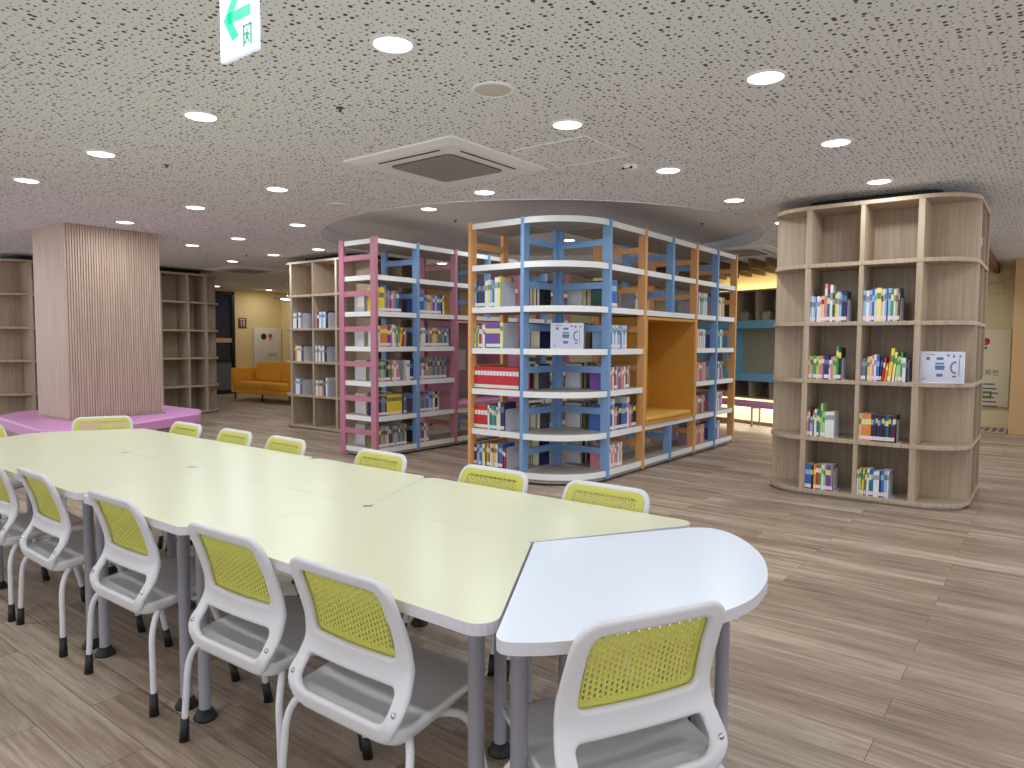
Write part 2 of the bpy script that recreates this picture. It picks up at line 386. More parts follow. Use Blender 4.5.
def sprinkler(x, y, z, lab):
    t = thing('sprinkler', lab, 'sprinkler', (x, y, z))
    MB().lathe([(.024, 0), (.022, -.004), (.009, -.006), (.006, -.018)], seg=14).build('escutcheon', mat('bronze', (96, 80, 66), .4, metal=.6), t)
    MB().lathe([(.0001, -.024), (.011, -.023), (.011, -.02), (.0001, -.018)], seg=14).build('deflector', mat('bronze', (96, 80, 66), .4, metal=.6), t)
sprinkler(-3.33, 2.67, CZ, 'small ceiling sprinkler right of the nearest left light')
sprinkler(-5.48, 2.72, CZ, 'small ceiling sprinkler among the left downlights')
sprinkler(-6.0, 6.6, DISC_Z, 'small sprinkler inside the recess above the pink shelves')
sprinkler(-3.6, 8.6, DISC_Z, 'small sprinkler inside the recess above the blue posts')
sprinkler(-10.2, 6.3, CZ, 'tiny far sprinkler above the slatted column side')

def exit_sign():
    t = thing('exit_sign', 'hanging white exit sign with green left arrow', 'sign', (-2.05, 1.25, 2.3))
    w, h = .1, .455
    MB().rbox(-w, w, 0, .016, 0, h, .004).build('acrylic_plate', SIGNE, t)
    MB().box(-w+.003, w-.006, -.002, .002, .006, h).build('face', SIGNW, t)
    A = [(-.072, .205), (-.008, .085), (.045, .102), (-.015, .186), (.07, .19), (.07, .246), (-.013, .236), (.045, .33), (.0, .345)]
    a = MB(); n = len(A)
    def ext(P, y0=-.004, y1=-.002):
        v = [(x, y0, z) for x, z in P]+[(x, y1, z) for x, z in P]; k = len(P)
        return v, [list(range(k)), list(range(k, 2*k))[::-1]]+[[i, (i+1) % k, k+(i+1) % k, k+i] for i in range(k)]
    for P in ([(-.074, .122), (-.026, .052), (.010, .060), (-.034, .122)], [(-.05, .106), (.074, .106), (.074, .140), (-.05, .140)], [(-.074, .122), (-.034, .122), (.032, .2), (-.008, .2)]): a.add(*ext(P))
    a.build('arrow', GREEN, t)
    p = MB()
    SQ = lambda P: [(.034+(x-.032)*.82, .018+(z-.05)*.72) for x, z in P]
    for x0, x1, z0, z1 in ((.032, .04, .05, .14), (.08, .088, .05, .14), (.032, .088, .132, .14)): p.add(*ext(SQ([(x0, z0), (x1, z0), (x1, z1), (x0, z1)])))
    for P in ([(.054, .112), (.062, .112), (.062, .12), (.054, .12)], [(.05, .085), (.062, .085), (.068, .107), (.054, .109)], [(.05, .085), (.057, .085), (.05, .06), (.044, .062)], [(.058, .085), (.064, .086), (.074, .066), (.068, .062)],
              [(.066, .106), (.076, .094), (.073, .09), (.064, .1)], [(.054, .106), (.046, .096), (.043, .1), (.05, .109)]): p.add(*ext(SQ(P)))
    p.build('running_figure_pictogram', mat('exit_green_dark', (40, 150, 110), .5, emit=.4), t)
    MB().tube([(0, .008, h), (0, .008, CZ-2.3)], .006).build('hanger', WHITE, t)
exit_sign()

# ------------------------------------------------------------------ tables
TH, TT = .735, .032
def leg_mb(x, y, top=TH-TT, r=.0215):
    return MB().lathe([(r, .03), (r, top-.03), (r+.002, top-.03), (r+.002, top)], (x, y, 0), 18)
def foot_mb(x, y):
    return MB().lathe([(.0001, 0), (.042, 0), (.043, .008), (.034, .022), (.027, .036), (.022, .04)], (x, y, 0), 18)
def make_table(pts, radii, top_m, label, cat='table', legs=None, group='pale yellow trapezoid tables'):
    cx = sum(p[0] for p in pts)/len(pts); cy = sum(p[1] for p in pts)/len(pts)
    P = [(x-cx, y-cy) for x, y in pts]
    t = thing('trapezoid_table' if radii else 'round_end_table', label, cat, (cx, cy, 0), 0, group)
    R = rounded(P, radii) if radii else P
    R = inset(R if area(R) > 0 else R[::-1], .0006)
    MB().prism(R, TH-TT, TH, 0, 1, .0008).build('tabletop', [top_m, EDGE], t)
    for lx, ly in legs:
        l = leg_mb(lx-cx, ly-cy).build('leg', GREYLEG, t); foot_mb(lx-cx, ly-cy).build('rubber_foot', BLACK, l)
    return t
def area(p): return sum(a[0]*b[1]-b[0]*a[1] for a, b in zip(p, p[1:]+p[:1]))
YN, YM, YF = 1.25, 1.905, 2.515
OX = [-1.012, -2.485, -3.345, -4.72, -5.52]; IX = [-1.38, -2.205, -3.655, -4.415, -5.87]
NAMES = {('n', 0): 'second table from right on the near side, touching the white table', ('n', 1): 'short-edged near table, third from right', ('n', 2): 'near-side long-edged table past the notch, fourth from right',
         ('n', 3): 'farthest table on the near side, left end', ('f', 0): 'far-side table touching the white round-ended table', ('f', 1): 'far-side short-edged table facing the pink shelves', ('f', 2): 'far-side long-edged table facing the yellow sofa',
         ('f', 3): 'last far-side table, nearest the pink bench'}
for side, ye in (('n', YN), ('f', YF)):
    s = 1 if side == 'n' else -1
    for i in range(4):
        pts = [(OX[i], ye), (IX[i], YM), (IX[i+1], YM), (OX[i+1], ye)]
        sg = 1 if i % 2 == 0 else -1
        legs = [(OX[i]-.115, ye+s*.07), (OX[i+1]+.022, ye+s*.07), (IX[i]-.075, YM-s*.075), (IX[i+1]+.075, YM-s*.075)]
        make_table(pts, [.055, .032, .032, .055], YTOP, 'pale yellow trapezoid table, '+NAMES[(side, i)], legs=legs)
def spline(P, n=8):
    out = []
    for i in range(len(P)-1):
        p0 = P[max(i-1, 0)]; p1 = P[i]; p2 = P[i+1]; p3 = P[min(i+2, len(P)-1)]
        for k in range(n):
            t = k/n
            out.append(tuple(.5*((2*p1[j])+(-p0[j]+p2[j])*t+(2*p0[j]-5*p1[j]+4*p2[j]-p3[j])*t*t+(-p0[j]+3*p1[j]-3*p2[j]+p3[j])*t**3) for j in range(len(p1))))
    out.append(tuple(P[-1])); return out
arc2 = spline([(-1.018, 1.272), (-.99, 1.230), (-.945, 1.228), (-.852, 1.312), (-.740, 1.475), (-.656, 1.65), (-.612, 1.80), (-.610, 1.93), (-.638, 2.07), (-.71, 2.24), (-.81, 2.375), (-.90, 2.448), (-.97, 2.464), (-1.030, 2.430)], 5)
wt = arc2+[(-1.360, YM+.02), (-1.370, YM), (-1.360, YM-.02)]
make_table(wt, None, WTOP, 'white round-ended table closing the right end of the yellow tables', legs=[(-.975, 1.30), (-.985, 2.40), (-.715, 1.76), (-.80, 2.15), (-1.24, YM)], group=None)

# ------------------------------------------------------------------ chairs
def poly_sdf(P):
    E = list(zip(P, P[1:]+P[:1]))
    def f(x, y):
        d = 1e9; ins = False
        for (ax, ay), (bx, by) in E:
            ex, ey = bx-ax, by-ay; wx, wy = x-ax, y-ay
            t = max(0, min(1, (wx*ex+wy*ey)/(ex*ex+ey*ey))); dx, dy = wx-ex*t, wy-ey*t
            d = min(d, dx*dx+dy*dy)
            if (ay > y) != (by > y) and x < (bx-ax)*(y-ay)/(by-ay)+ax: ins = not ins
        d = math.sqrt(d); return -d if ins else d
    return f
def profile_y(z):
    pts = [(.34, -.030), (.38, -.042), (.42, -.046), (.455, -.034), (.49, -.014), (.53, -.002), (.57, .0), (.62, -.008), (.70, -.029), (.80, -.062), (.86, -.084)]
    for (a, ya), (b, yb) in zip(pts, pts[1:]):
        if z <= b:
            i = pts.index((a, ya)); t = (z-a)/(b-a); t = max(0, t)
            p0 = pts[max(i-1, 0)][1]; p3 = pts[min(i+2, len(pts)-1)][1]
            return .5*((2*ya)+(-p0+yb)*t+(2*p0-5*ya+4*yb-p3)*t*t+(-p0+3*ya-3*yb+p3)*t**3)
    return pts[-1][1]
def back_map(u, z, off):
    y = profile_y(z)+.014*(u/.2)**2*min(1, max(0, (z-.45)/.1))*max(.25, min(1, (.80-z)/.18))
    return (u, y+off, z)
def shell(sd, u0, u1, z0, z1, st, T, rr, off=0):
    nu = int((u1-u0)/st)+1; nz = int((z1-z0)/st)+1
    G = [[sd(u0+i*st, z0+j*st) for i in range(nu)] for j in range(nz)]
    ids = {}; V = []
    def vid(key, u, z, d):
        if key not in ids:
            t = T*(.35+.65*math.sqrt(max(0, 1-(1-min(-d/rr, 1))**2)))/2
            ids[key] = len(V)//2; V.append(back_map(u, z, off+t)); V.append(back_map(u, z, off-t))
        return ids[key]
    F = []; edges = {}
    for j in range(nz-1):
        for i in range(nu-1):
            cs = [(i, j), (i+1, j), (i+1, j+1), (i, j+1)]; poly = []
            for k in range(4):
                a, b = cs[k], cs[(k+1) % 4]; da, db = G[a[1]][a[0]], G[b[1]][b[0]]
                if da <= 0: poly.append(vid(a, u0+a[0]*st, z0+a[1]*st, da))
                if (da <= 0) != (db <= 0):
                    key = (min(a, b), max(a, b)); t = da/(da-db)
                    poly.append(vid(key, u0+(a[0]+(b[0]-a[0])*t)*st, z0+(a[1]+(b[1]-a[1])*t)*st, 0))
            if len(poly) > 2:
                F.append([p*2 for p in poly]); F.append([p*2+1 for p in poly][::-1])
                for p, q in zip(poly, poly[1:]+poly[:1]):
                    if (q, p) in edges: del edges[(q, p)]
                    else: edges[(p, q)] = 1
    for p, q in edges: F.append([q*2, p*2, p*2+1, q*2+1])
    mb = MB(); mb.add(V, F, 0, True); return mb
def chair_frame():
    outer = rounded([(-.19, .362), (.19, .362), (.236, .45), (.221, .54), (.206, .808), (-.206, .808), (-.221, .54), (-.236, .45)], [.09, .09, .07, .1, .06, .06, .1, .07], 6)
    win = rounded([(-.170, .575), (.170, .575), (.163, .769), (-.163, .769)], [.02, .02, .026, .026], 4)
    low = rounded([(-.186, .415), (.186, .415), (.180, .505), (-.180, .505)], [.06, .06, .018, .018], 4)
    a, b, c = poly_sdf(outer), poly_sdf(win), poly_sdf(low)
    return shell(lambda x, y: max(a(x, y), -b(x, y), -c(x, y)), -.246, .246, .352, .816, .0075, .022, .008)
def chair_mesh_panel():
    mb = MB(); pu, pz = .0144, .0079; u0, u1, z0, z1 = -.155, .155, .585, .774
    nr = int((z1-z0)/(2*pz)); nc = int((u1-u0)/pu)
    oct_ = [(math.cos(math.pi*k/4+math.pi/8), math.sin(math.pi*k/4+math.pi/8)) for k in range(8)]
    for i in range(nc):
        for j in range(nr):
            cu = u0+(i+.5)*pu; cz = z0+(2*j+1+(.0 if i % 2 else 1.0))*pz
            hw, hh = pu/2, pz
            out = [(hw, hh*.4), (hw*.4, hh), (-hw*.4, hh), (-hw, hh*.4), (-hw, -hh*.4), (-hw*.4, -hh), (hw*.4, -hh), (hw, -hh*.4)]
            crn = [(hw, hh), (-hw, hh), (-hw, -hh), (hw, -hh)]
            inn = [(x*.0036, y*.0058) for x, y in oct_]
            V = []
            for off in (.0116, .0084):
                for P in (out, inn, crn): V += [back_map(cu+x, cz+y, off) for x, y in P]
            F = []
            for o, rev in ((0, False), (20, True)):
                for k in range(8):
                    k2 = (k+1) % 8; f = [o+k, o+k2, o+8+k2, o+8+k]; F.append(f[::-1] if rev else f)
                for c in range(4):
                    f = [o+(2*c) % 8, o+16+c, o+(2*c+1) % 8]; F.append(f[::-1] if rev else f)
            for k in range(8): F.append([8+k, 8+(k+1) % 8, 28+(k+1) % 8, 28+k])
            mb.add(V, F)
    rim = rounded([(-.192, .560), (.192, .560), (.190, .794), (-.190, .794)], .042, 5)
    hol = [(-.152, .593), (.152, .593), (.152, .766), (-.152, .766)]
    a, b = poly_sdf(rim), poly_sdf(hol)
    r = shell(lambda x, y: max(a(x, y), -b(x, y)), -.2, .2, .552, .80, .008, .004, .003, .0117)
    mb.add(r.v, r.f, 0, True)
    return mb
def chair_seat():
    prof = [(-.050, .165, .404, .372), (-.044, .195, .410, .362), (-.030, .212, .410, .356), (-.01, .221, .408, .354), (.03, .226, .411, .358), (.08, .228, .416, .368), (.17, .226, .424, .386), (.26, .220, .428, .400),
            (.325, .210, .425, .400), (.36, .196, .418, .397), (.377, .175, .409, .394), (.383, .14, .403, .396)]
    prof = spline(prof, 2)
    nu = 16; V = []; F = []
    for y, hw, zt, zb in prof:
        for k in range(nu+1):
            u = -1+2*k/nu; V.append((hw*math.sin(u*math.pi/2), y, zt+.010*abs(u)**4-.006*(1-u*u) - (.014 if abs(u) > .999 else 0)))
        for k in range(nu+1):
            u = -1+2*k/nu; V.append((hw*math.sin(u*math.pi/2), y, zb+(zt-zb)*.75*abs(u)**5))
    W = 2*(nu+1)
    for i in range(len(prof)-1):
        for k in range(nu):
            a = i*W+k; F.append([a, a+1, a+W+1, a+W]); b = a+nu+1; F.append([b, b+W, b+W+1, b+1])
        for k in (0, nu): F.append([i*W+k, (i+1)*W+k, (i+1)*W+nu+1+k, i*W+nu+1+k])
    for i in (0, len(prof)-1): F.append([i*W+k for k in range(nu+1)]+[i*W+nu+1+k for k in range(nu, -1, -1)])
    mb = MB(); mb.add(V, F, 0, True); return mb
def make_chair():
    t = thing('perforated_back_chair', 'white plastic chair with lime perforated back', 'chair', group='white and lime chairs around the table')
    chair_frame().build('backrest_frame', SHELL, t)
    chair_mesh_panel().build('backrest_panel', LIME, t)
    chair_seat().build('seat', SEATM, t)
    for s in (-1, 1):
        MB().lathe([(.0001, .006), (.006, .006), (.008, .003), (.008, 0)], seg=12).xf(Matrix.Translation((s*.209, -.043, .455)) @ Matrix.Rotation(math.pi/2, 4, 'X')).build('hinge_bolt', STEEL, t)
        r = spline([(s*.15, .06, .370), (s*.20, .02, .368), (s*.236, -.012, .348), (s*.255, -.034, .29), (s*.267, -.040, .18), (s*.277, -.044, .05)], 4)
        l = MB().tube(r, .0115, 10).build('leg', SHELL, t)
        MB().tube([(s*.2743, -.043, .085), (s*.2775, -.044, .04), (s*.280, -.045, 0)], [.0145, .016, .018], 12).build('rubber_foot', BLACK, l)
        f = spline([(s*.15, .06, .378), (s*.205, .15, .380), (s*.24, .20, .358), (s*.256, .225, .30), (s*.266, .26, .18), (s*.272, .29, .05)], 4)
        l = MB().tube(f, .0115, 10).build('leg', SHELL, t)
        MB().tube([(s*.270, .281, .085), (s*.272, .29, .04), (s*.274, .297, 0)], [.0145, .016, .018], 12).build('rubber_foot', BLACK, l)
    return t
CH = [(-1.51, 1.237, 1, 'nearest chair left of the white table, back to the camera'),
      (-2.10, 1.250, 2, 'second near-side chair along the yellow tables'),
      (-2.91, 1.25, 1, 'third near-side chair, at the first short table edge'),
      (-3.73, 1.248, -1, 'fourth near-side chair, at the left part'),
      (-4.37, 1.240, 0, 'fifth near-side chair, cut by the photo left edge'),
      (-.741, 1.464, 62, 'chair at the white table, right foreground'),
      (-1.49, 2.545, 180, 'far-side chair just left of the white table end'),
      (-2.11, 2.545, 180, 'far-side chair in front of the blue and orange shelf corner'),
      (-2.91, 2.545, 178, 'far-side chair in front of the pink shelf end'),
      (-3.79, 2.545, 178, 'far-side chair in front of the narrow oak bookcase'),
      (-4.37, 2.545, 178, 'far-side chair below the yellow sofa, left of another'),
      (-5.02, 2.545, 180, 'far-side chair at the right tip of the pink bench'),
      (-5.89, 2.37, -115, 'chair at the far table end before the pink bench'),
      (-5.95, 1.60, -65, 'chair at the table far left end, cut by photo edge')]
ch0 = make_chair()
for i, (x, y, a, d) in enumerate(CH):
    lab = 'white and lime '+d
    if i == 0: ch0.location = (x, y, 0); ch0.rotation_euler = (0, 0, math.radians(a)); ch0['label'] = lab
    else: dup(ch0, (x, y, 0), math.radians(a), lab)

# ------------------------------------------------------------------ oak bookcases wrapped round columns
LEVZ = [2.675, 2.146, 1.615, 1.088, .553, .060]          # shelf-board tops, top board first
def make_bookcase(label, cx, cy, nx, bx, ny, by, r=.4, group=None, name='pillar_bookcase', ys=None):
    """rounded square bookcase open on all four sides; (cx,cy) its middle"""
    t = thing(name, label, 'bookcase', (cx, cy, 0), 0, group)
    hx, hy = nx*bx/2, ny*by/2; X, Y = hx+r, hy+r; T = .036; d = .022
    full = rounded([(-X, -Y), (X, -Y), (X, Y), (-X, Y)], r, 12)
    for i, z in enumerate(LEVZ):
        MB().prism(full, z-T, z, 0, 0, .003).build('top_board' if i == 0 else 'shelf_board', OAK, t)
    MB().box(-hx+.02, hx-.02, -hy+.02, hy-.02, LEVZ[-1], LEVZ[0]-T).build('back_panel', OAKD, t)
    MB().prism(rounded([(-X+.3, -Y+.3), (X-.3, -Y+.3), (X-.3, Y-.3), (-X+.3, Y-.3)], .12, 6), LEVZ[0], CZ-.002).build('top_gap_shade', DARK, t)  # dark block paints the shadow gap below the ceiling
    MB().prism(inset(full, .035), 0, LEVZ[-1]-T).build('plinth', PLINTH, t)
    for k in range(nx+1):
        x = -hx+k*bx; w = .018 if k not in (0, nx) else .024
        for s in (-1, 1):
            a, b = sorted((s*(hy-.02), s*(Y-.004)))
            m = MB()
            for zt, zb in zip(LEVZ, LEVZ[1:]): m.box(x-w, x+w, a, b, zb, zt-T)
            m.build('divider', OAK, t)
    for k in range(ny+1):
        y = -hy+k*by if ys is None else ys[k]-cy; w = .018 if k not in (0, ny) else .024
        for s in (-1, 1):
            a, b = sorted((s*(hx-.02), s*(X-.004)))
            m = MB()
            for zt, zb in zip(LEVZ, LEVZ[1:]): m.box(a, b, y-w, y+w, zb, zt-T)
            m.build('divider', OAK, t)
    return t
make_bookcase('tall oak bookcase wrapped round the right pillar, rows of colourful books', -1.37, 7.67, 2, .45, 2, .45, name='pillar_bookcase')
make_bookcase('narrow-looking oak bookcase behind the pink shelves, beside the yellow sofa', -9.22, 7.79, 2, .57, 2, .57)
make_bookcase('dark empty oak bookcase behind the slatted column', -13.9, 5.66, 2, .57, 6, .4867, ys=[4.20, 4.715, 5.23, 5.745, 6.26, 6.77, 7.12])

# ------------------------------------------------------------------ striped post-and-slab shelving
SLAB = [2.635, 2.205, 1.772, 1.35, .927, .505, .115]; ST = .058
RUNG = [2.42, 1.99, 1.56, 1.138, .716, .31]
def make_open_shelf(name, label, ladders, slabs, corner, nook, loc):
    t = thing(name, label, 'bookshelf', loc)
    for i, z in enumerate(SLAB):
        for (x0, x1, y0, y1, skip) in slabs:
            if nook and y1-y0 > 2 and nook[4]+.05 < z < nook[5]:
                for a, b in ((y0, nook[2]), (nook[3], y1)):
                    MB().slab(x0, x1, a, b, z-ST, z).build('shelf_slab', [WHITE, TAUPE], t)
                continue
            m = MB().slab(x0, x1, y0, y1, z-ST, z)
            m.build('top_slab' if i == 0 else 'shelf_slab', [WHITE, TAUPE], t)
        if corner:
            cx, cy, r, sx, sy = corner
            P = [(cx, cy)]+[(cx+sx*r*math.cos(a), cy+sy*r*math.sin(a)) for a in [math.pi/2*k/16 for k in range(17)]]
            MB().prism(P, z-ST, z, 0, 0).prism(inset(P if area(P) > 0 else P[::-1], .012), z-ST-.0008, z+.0008, 1, 1).build('corner_slab', [WHITE, TAUPE], t)
    pl = MB()
    for (x0, x1, y0, y1, skip) in slabs: pl.box(x0+.02, x1-.02, y0+.02, y1-.02, .02, SLAB[-1]-ST)
    if corner:
        cx, cy, r, sx, sy = corner; r -= .02
        pl.prism([(cx, cy)]+[(cx+sx*r*math.cos(a), cy+sy*r*math.sin(a)) for a in [math.pi/2*k/16 for k in range(17)]], .02, SLAB[-1]-ST)
    pl.build('plinth', PLINTH, t)
    bk = MB()
    for (x0, x1, y0, y1, skip) in slabs: bk.box(x0+.05, x1-.05, y0+.05, y1-.05, 0, .02)
    bk.build('base_shadow_line', DARK, t)  # dark strip stands in for the shadow line under the plinth
    for (ax, ay), (bx, by), m, segs in ladders:
        horiz = abs(bx-ax) > abs(by-ay); w, dp = .02, .05
        for (px, py), q in (((ax, ay), 1), ((bx, by), -1)):
            sx = 1 if (bx-ax)*q > 0 else -1; sy = 1 if (by-ay)*q > 0 else -1
            for z0, z1 in segs:
                if horiz: MB().box(*sorted((px-sx*.006, px+sx*.085)), py-w, py+w, z0, z1).build('post', m, t)
                else: MB().box(px-w, px+w, *sorted((py-sy*.006, py+sy*.085)), z0, z1).build('post', m, t)
        for z in RUNG:
            if not any(z0 < z < z1 for z0, z1 in segs): continue
            if horiz: MB().box(*sorted((ax, bx)), ay-.014, ay+.014, z-.033, z+.033).build('rung', m, t)
            else: MB().box(ax-.014, ax+.014, *sorted((ay, by)), z-.033, z+.033).build('rung', m, t)
    if nook:
        x0, x1, y0, y1, z0, z1, mm, ms, mb_ = nook
        T = .03; n = MB()
        n.box(x0, x1, y0, y0+T, z0, z1).box(x0, x1, y1-T, y1, z0, z1).box(x0, x1, y0+T, y1-T, z1-T, z1).box(x0, x1, y0+T, y1-T, z0, z0+T)
        MB().box(x0, x0+.02, y0+T, y1-T, z0+T, z1-T).build('nook_back', mb_, t)
        n.build('reading_nook', mm, t)
        MB().rbox(x0+.03, x1-.02, y0+T+.005, y1-T-.005, z0+T, z0+T+.05, .015).build('nook_cushion', ms, t)
    return t
FULLP = [(.03, 2.65)]; HOLE = [(.03, .505-ST), (1.772, 2.65)]
def ladders_x(xa, xb, items): return [((xa, y), (xb, y), m, s) for y, m, s in items]
ox, oy = -4.165, 6.18
def loc_(L, o): return L
make_open_shelf('corner_bookshelf', 'L-shaped white shelving with blue and orange posts and rounded corner',
    [((-4.85-ox, 5.56-oy), (-4.85-ox, 0.0), ORANGE, FULLP), ((0, 5.56-oy), (0, .02), BLUE, FULLP), ((-3.53-ox, 0), (-.02, 0), BLUE, FULLP)] +
    [((-3.53-ox, y-oy), (-.02, y-oy), m, s) for y, m, s in ((6.95, ORANGE, FULLP), (7.64, BLUE, HOLE), (8.33, ORANGE, FULLP), (9.01, BLUE, FULLP), (9.69, ORANGE, FULLP))],
    [(-4.85-ox, 0, 5.57-oy, 0, 0), (0, -3.54-ox, 0, 9.69-oy, 0)], (0, 0, .626, 1, -1), (0.02, -3.525-ox, 6.975-oy, 8.305-oy, .505, 1.70, MUSTARD, MUSTSEAT, MUSTARD), (ox, oy, 0))
px_, py_ = -7.03, 5.6
make_open_shelf('straight_bookshelf', 'straight white shelving with pink and blue posts, left of the striped corner shelf',
    [((.66, y-py_), (.0, y-py_), m, s) for y, m, s in ((5.62, PINK, FULLP), (6.31, BLUE, FULLP), (7.02, PINK, FULLP), (7.72, BLUE, HOLE), (8.42, PINK, FULLP), (9.12, BLUE, FULLP), (9.8, PINK, FULLP))],
    [(.01, .65, .015, 9.8-py_, 0)], None, (.02, .655, 7.045-py_, 8.395-py_, .505, 1.70, mat('pink_panel', (206, 140, 168), .5), CUSH, TAUPE), (px_, py_, 0))

# ------------------------------------------------------------------ books
PAL = {'lb': ('light blue', (150, 188, 226)), 'bl': ('blue', (58, 104, 186)), 'nv': ('navy', (34, 42, 92)), 'wh': ('white', (228, 230, 234)), 'cr': ('cream', (230, 220, 190)), 'pe': ('peach', (232, 190, 160)),
       'pk': ('pink', (216, 130, 150)), 'gn': ('green', (70, 150, 76)), 'dg': ('dark green', (34, 70, 56)), 'lg': ('pale green', (172, 206, 140)), 'yl': ('yellow', (232, 206, 70)), 'py': ('pale yellow', (234, 224, 150)),
       'or': ('orange', (224, 144, 48)), 'rd': ('red', (196, 36, 46)), 'dr': ('dark red', (120, 34, 44)), 'pu': ('purple', (116, 74, 160)), 'dp': ('dark purple', (58, 34, 84)), 'bk': ('black', (30, 30, 36)), 'gy': ('grey', (150, 152, 160)),
       'dk': ('dark grey', (70, 74, 84)), 'tl': ('teal', (38, 110, 124)), 'br': ('brown', (130, 92, 62)), 'mv': ('mauve', (164, 132, 160)), 'be': ('beige', (196, 180, 150)), 'sb': ('slate blue', (96, 116, 150)), 'ol': ('olive', (122, 124, 84))}
PM = {k: mat('cover_'+v[0].replace(' ', '_'), v[1], .4) for k, v in PAL.items()}
BANDS = {'wh': 'gy', 'rd': 'wh', 'dr': 'wh', 'pu': 'py', 'nv': 'sb', 'yl': 'ol', 'lb': 'sb', 'bl': 'lb', 'bk': 'yl', 'gy': 'dk', 'dk': 'gy', 'gn': 'py', 'or': 'py', 'mv': 'gy', 'be': 'br', 'pk': 'cr', 'cr': 'pk', 'py': 'gn', 'br': 'py', 'sb': 'gy',
         'dg': 'gy', 'lg': 'gn', 'tl': 'py', 'dp': 'lb', 'pe': 'dr', 'ol': 'py'}
def book_mb(w, h, d, c, band, rnd):
    """spine in the plane y=0 (facing -y), x from 0 to w, boards slightly proud of the pages"""
    m = MB(); a, b = (.58+rnd*.12), (.78+rnd*.1); t = .0018
    zs = [0, .30*h, a*h*.62, a*h, b*h, .93*h, h]; ms = [0, 0, 0, 1, 0, 0]
    for k in range(6):
        z0, z1 = zs[k], zs[k+1]
        m.add([(0, .002, z0), (w*.2, 0, z0), (w*.8, 0, z0), (w, .002, z0), (0, .002, z1), (w*.2, 0, z1), (w*.8, 0, z1), (w, .002, z1)],
              [(0, 1, 5, 4), (1, 2, 6, 5), (2, 3, 7, 6)], ms[k])
    m.box(0, t, .002, d, 0, h).box(w-t, w, .002, d, 0, h)
    m.box(t, w-t, .001, .003, 0, h)
    return m
SPEC = []   # every book: dict of place and look
ENDS = []
def row(code, origin, ax, label, lmat, dpt=.17, step=None, bend=None, endlab=None, scale=1.0, noh=False):
    """code: 'col width_mm height_cm [lean]' items parted by commas; a leading g is a gap"""
    x = 0; items = [c.split() for c in code.split(',')]; n = sum(1 for i in items if i[0] != 'g'); k = 0
    for it in items:
        if it[0] == 'g': x += float(it[1])/1000; continue
        w = float(it[1])/1000*scale; h = float(it[2])/100; lean = float(it[3]) if len(it) > 3 else 0
        SPEC.append(dict(c=it[0], w=w-.0012, h=h, d=dpt*(.9+.2*random.random()), o=origin, ax=ax, x=x, lean=lean, lab=label, k=k, n=n, lm=lmat, r=random.Random(label+it[0]).random()))
        x += w+(h*math.sin(math.radians(abs(lean)))*.25 if lean else 0); k += 1
    if bend: ENDS.append((origin, ax, x+.004, bend, endlab))
    return x
Z = 0
# right pillar bookcase: two columns, four rows
C1, C2 = -1.805, -1.355; FY = 6.845
rows_bc = [(1, 'lb 20 23.5,wh 14 23.5,lb 18 23,bl 10 22.5,wh 22 23.5,cr 16 22.5,pe 28 23.5,pk 24 34.5,tl 22 26,wh 22 33.5,dg 22 26,yl 18 25.5,wh 14 27,lb 24 26,nv 26 28,nv 18 27',
            'lb 24 27,wh 26 27,lb 22 27.5,bl 20 28.5,wh 12 28,py 40 29,pe 14 27.5,wh 14 28,lb 16 28,nv 10 28,lb 22 28.5,gn 22 28,wh 14 27.5,be 18 28,dk 16 28.5'),
           (2, 'or 18 21,be 18 21,gy 12 21,gn 26 21.5,lg 20 21,or 18 21.5,pk 18 21.5,pu 12 21.5,nv 42 22,wh 14 18,pk 16 21,be 12 21,lg 18 21,gn 20 30.5,bk 22 29',
            'sb 40 20,dk 12 20,yl 22 21.5,cr 16 22,pk 16 23,wh 18 23.5,bl 24 22,nv 16 21.5 4,rd 16 21 5,or 18 16 6,yl 28 29.5 6,py 20 26 5,lg 18 21 4,lg 20 22,gn 14 26,wh 26 21,nv 14 21'),
           (3, 'pk 20 24,br 14 26.5,lb 24 18,br 14 24,wh 20 25.5,tl 20 23.5,gn 14 23,lg 18 31,lg 22 23.5,wh 26 23.5,wh 26 24,wh 26 24',
            'yl 22 24,pk 24 24.5,or 30 24,or 22 24.5,dp 18 24,nv 20 23.5,bk 16 23.5,dp 16 23.5,nv 18 23.5,bk 18 23.5,dp 16 23.5,tl 18 23.5,bk 18 23.5,nv 16 23.5,dr 16 24,bk 10 24'),
           (4, 'bl 34 22.5,bl 26 22.5,bk 16 22,g 4,or 22 23,rd 22 23,gn 24 23.5,wh 18 23.5,lg 20 23.5,pu 22 24,pu 22 24,mv 16 24',
            'wh 16 22.5,lg 20 23.5,yl 18 24 3,ol 16 23.5 3,wh 20 24.5 2,tl 20 24,bl 16 24,wh 24 22.5,wh 22 23,nv 16 23.5,bl 22 24,lb 24 24,wh 14 24')]
RW = {1: 'second', 2: 'third', 3: 'fourth', 4: 'bottom'}
for r_, a, b in rows_bc:
    z = LEVZ[r_+1]+.001
    for side, cx, code in (('left', C1, a), ('right', C2, b)):
        row(code, (cx+.004, FY, z), 'x', f'on the {RW[r_]} row, {side} cell, of the right pillar bookcase', LABELM, .17, bend=(.20, .16), endlab=f'pale steel bookend on the {RW[r_]} row, {side} cell, right pillar bookcase')
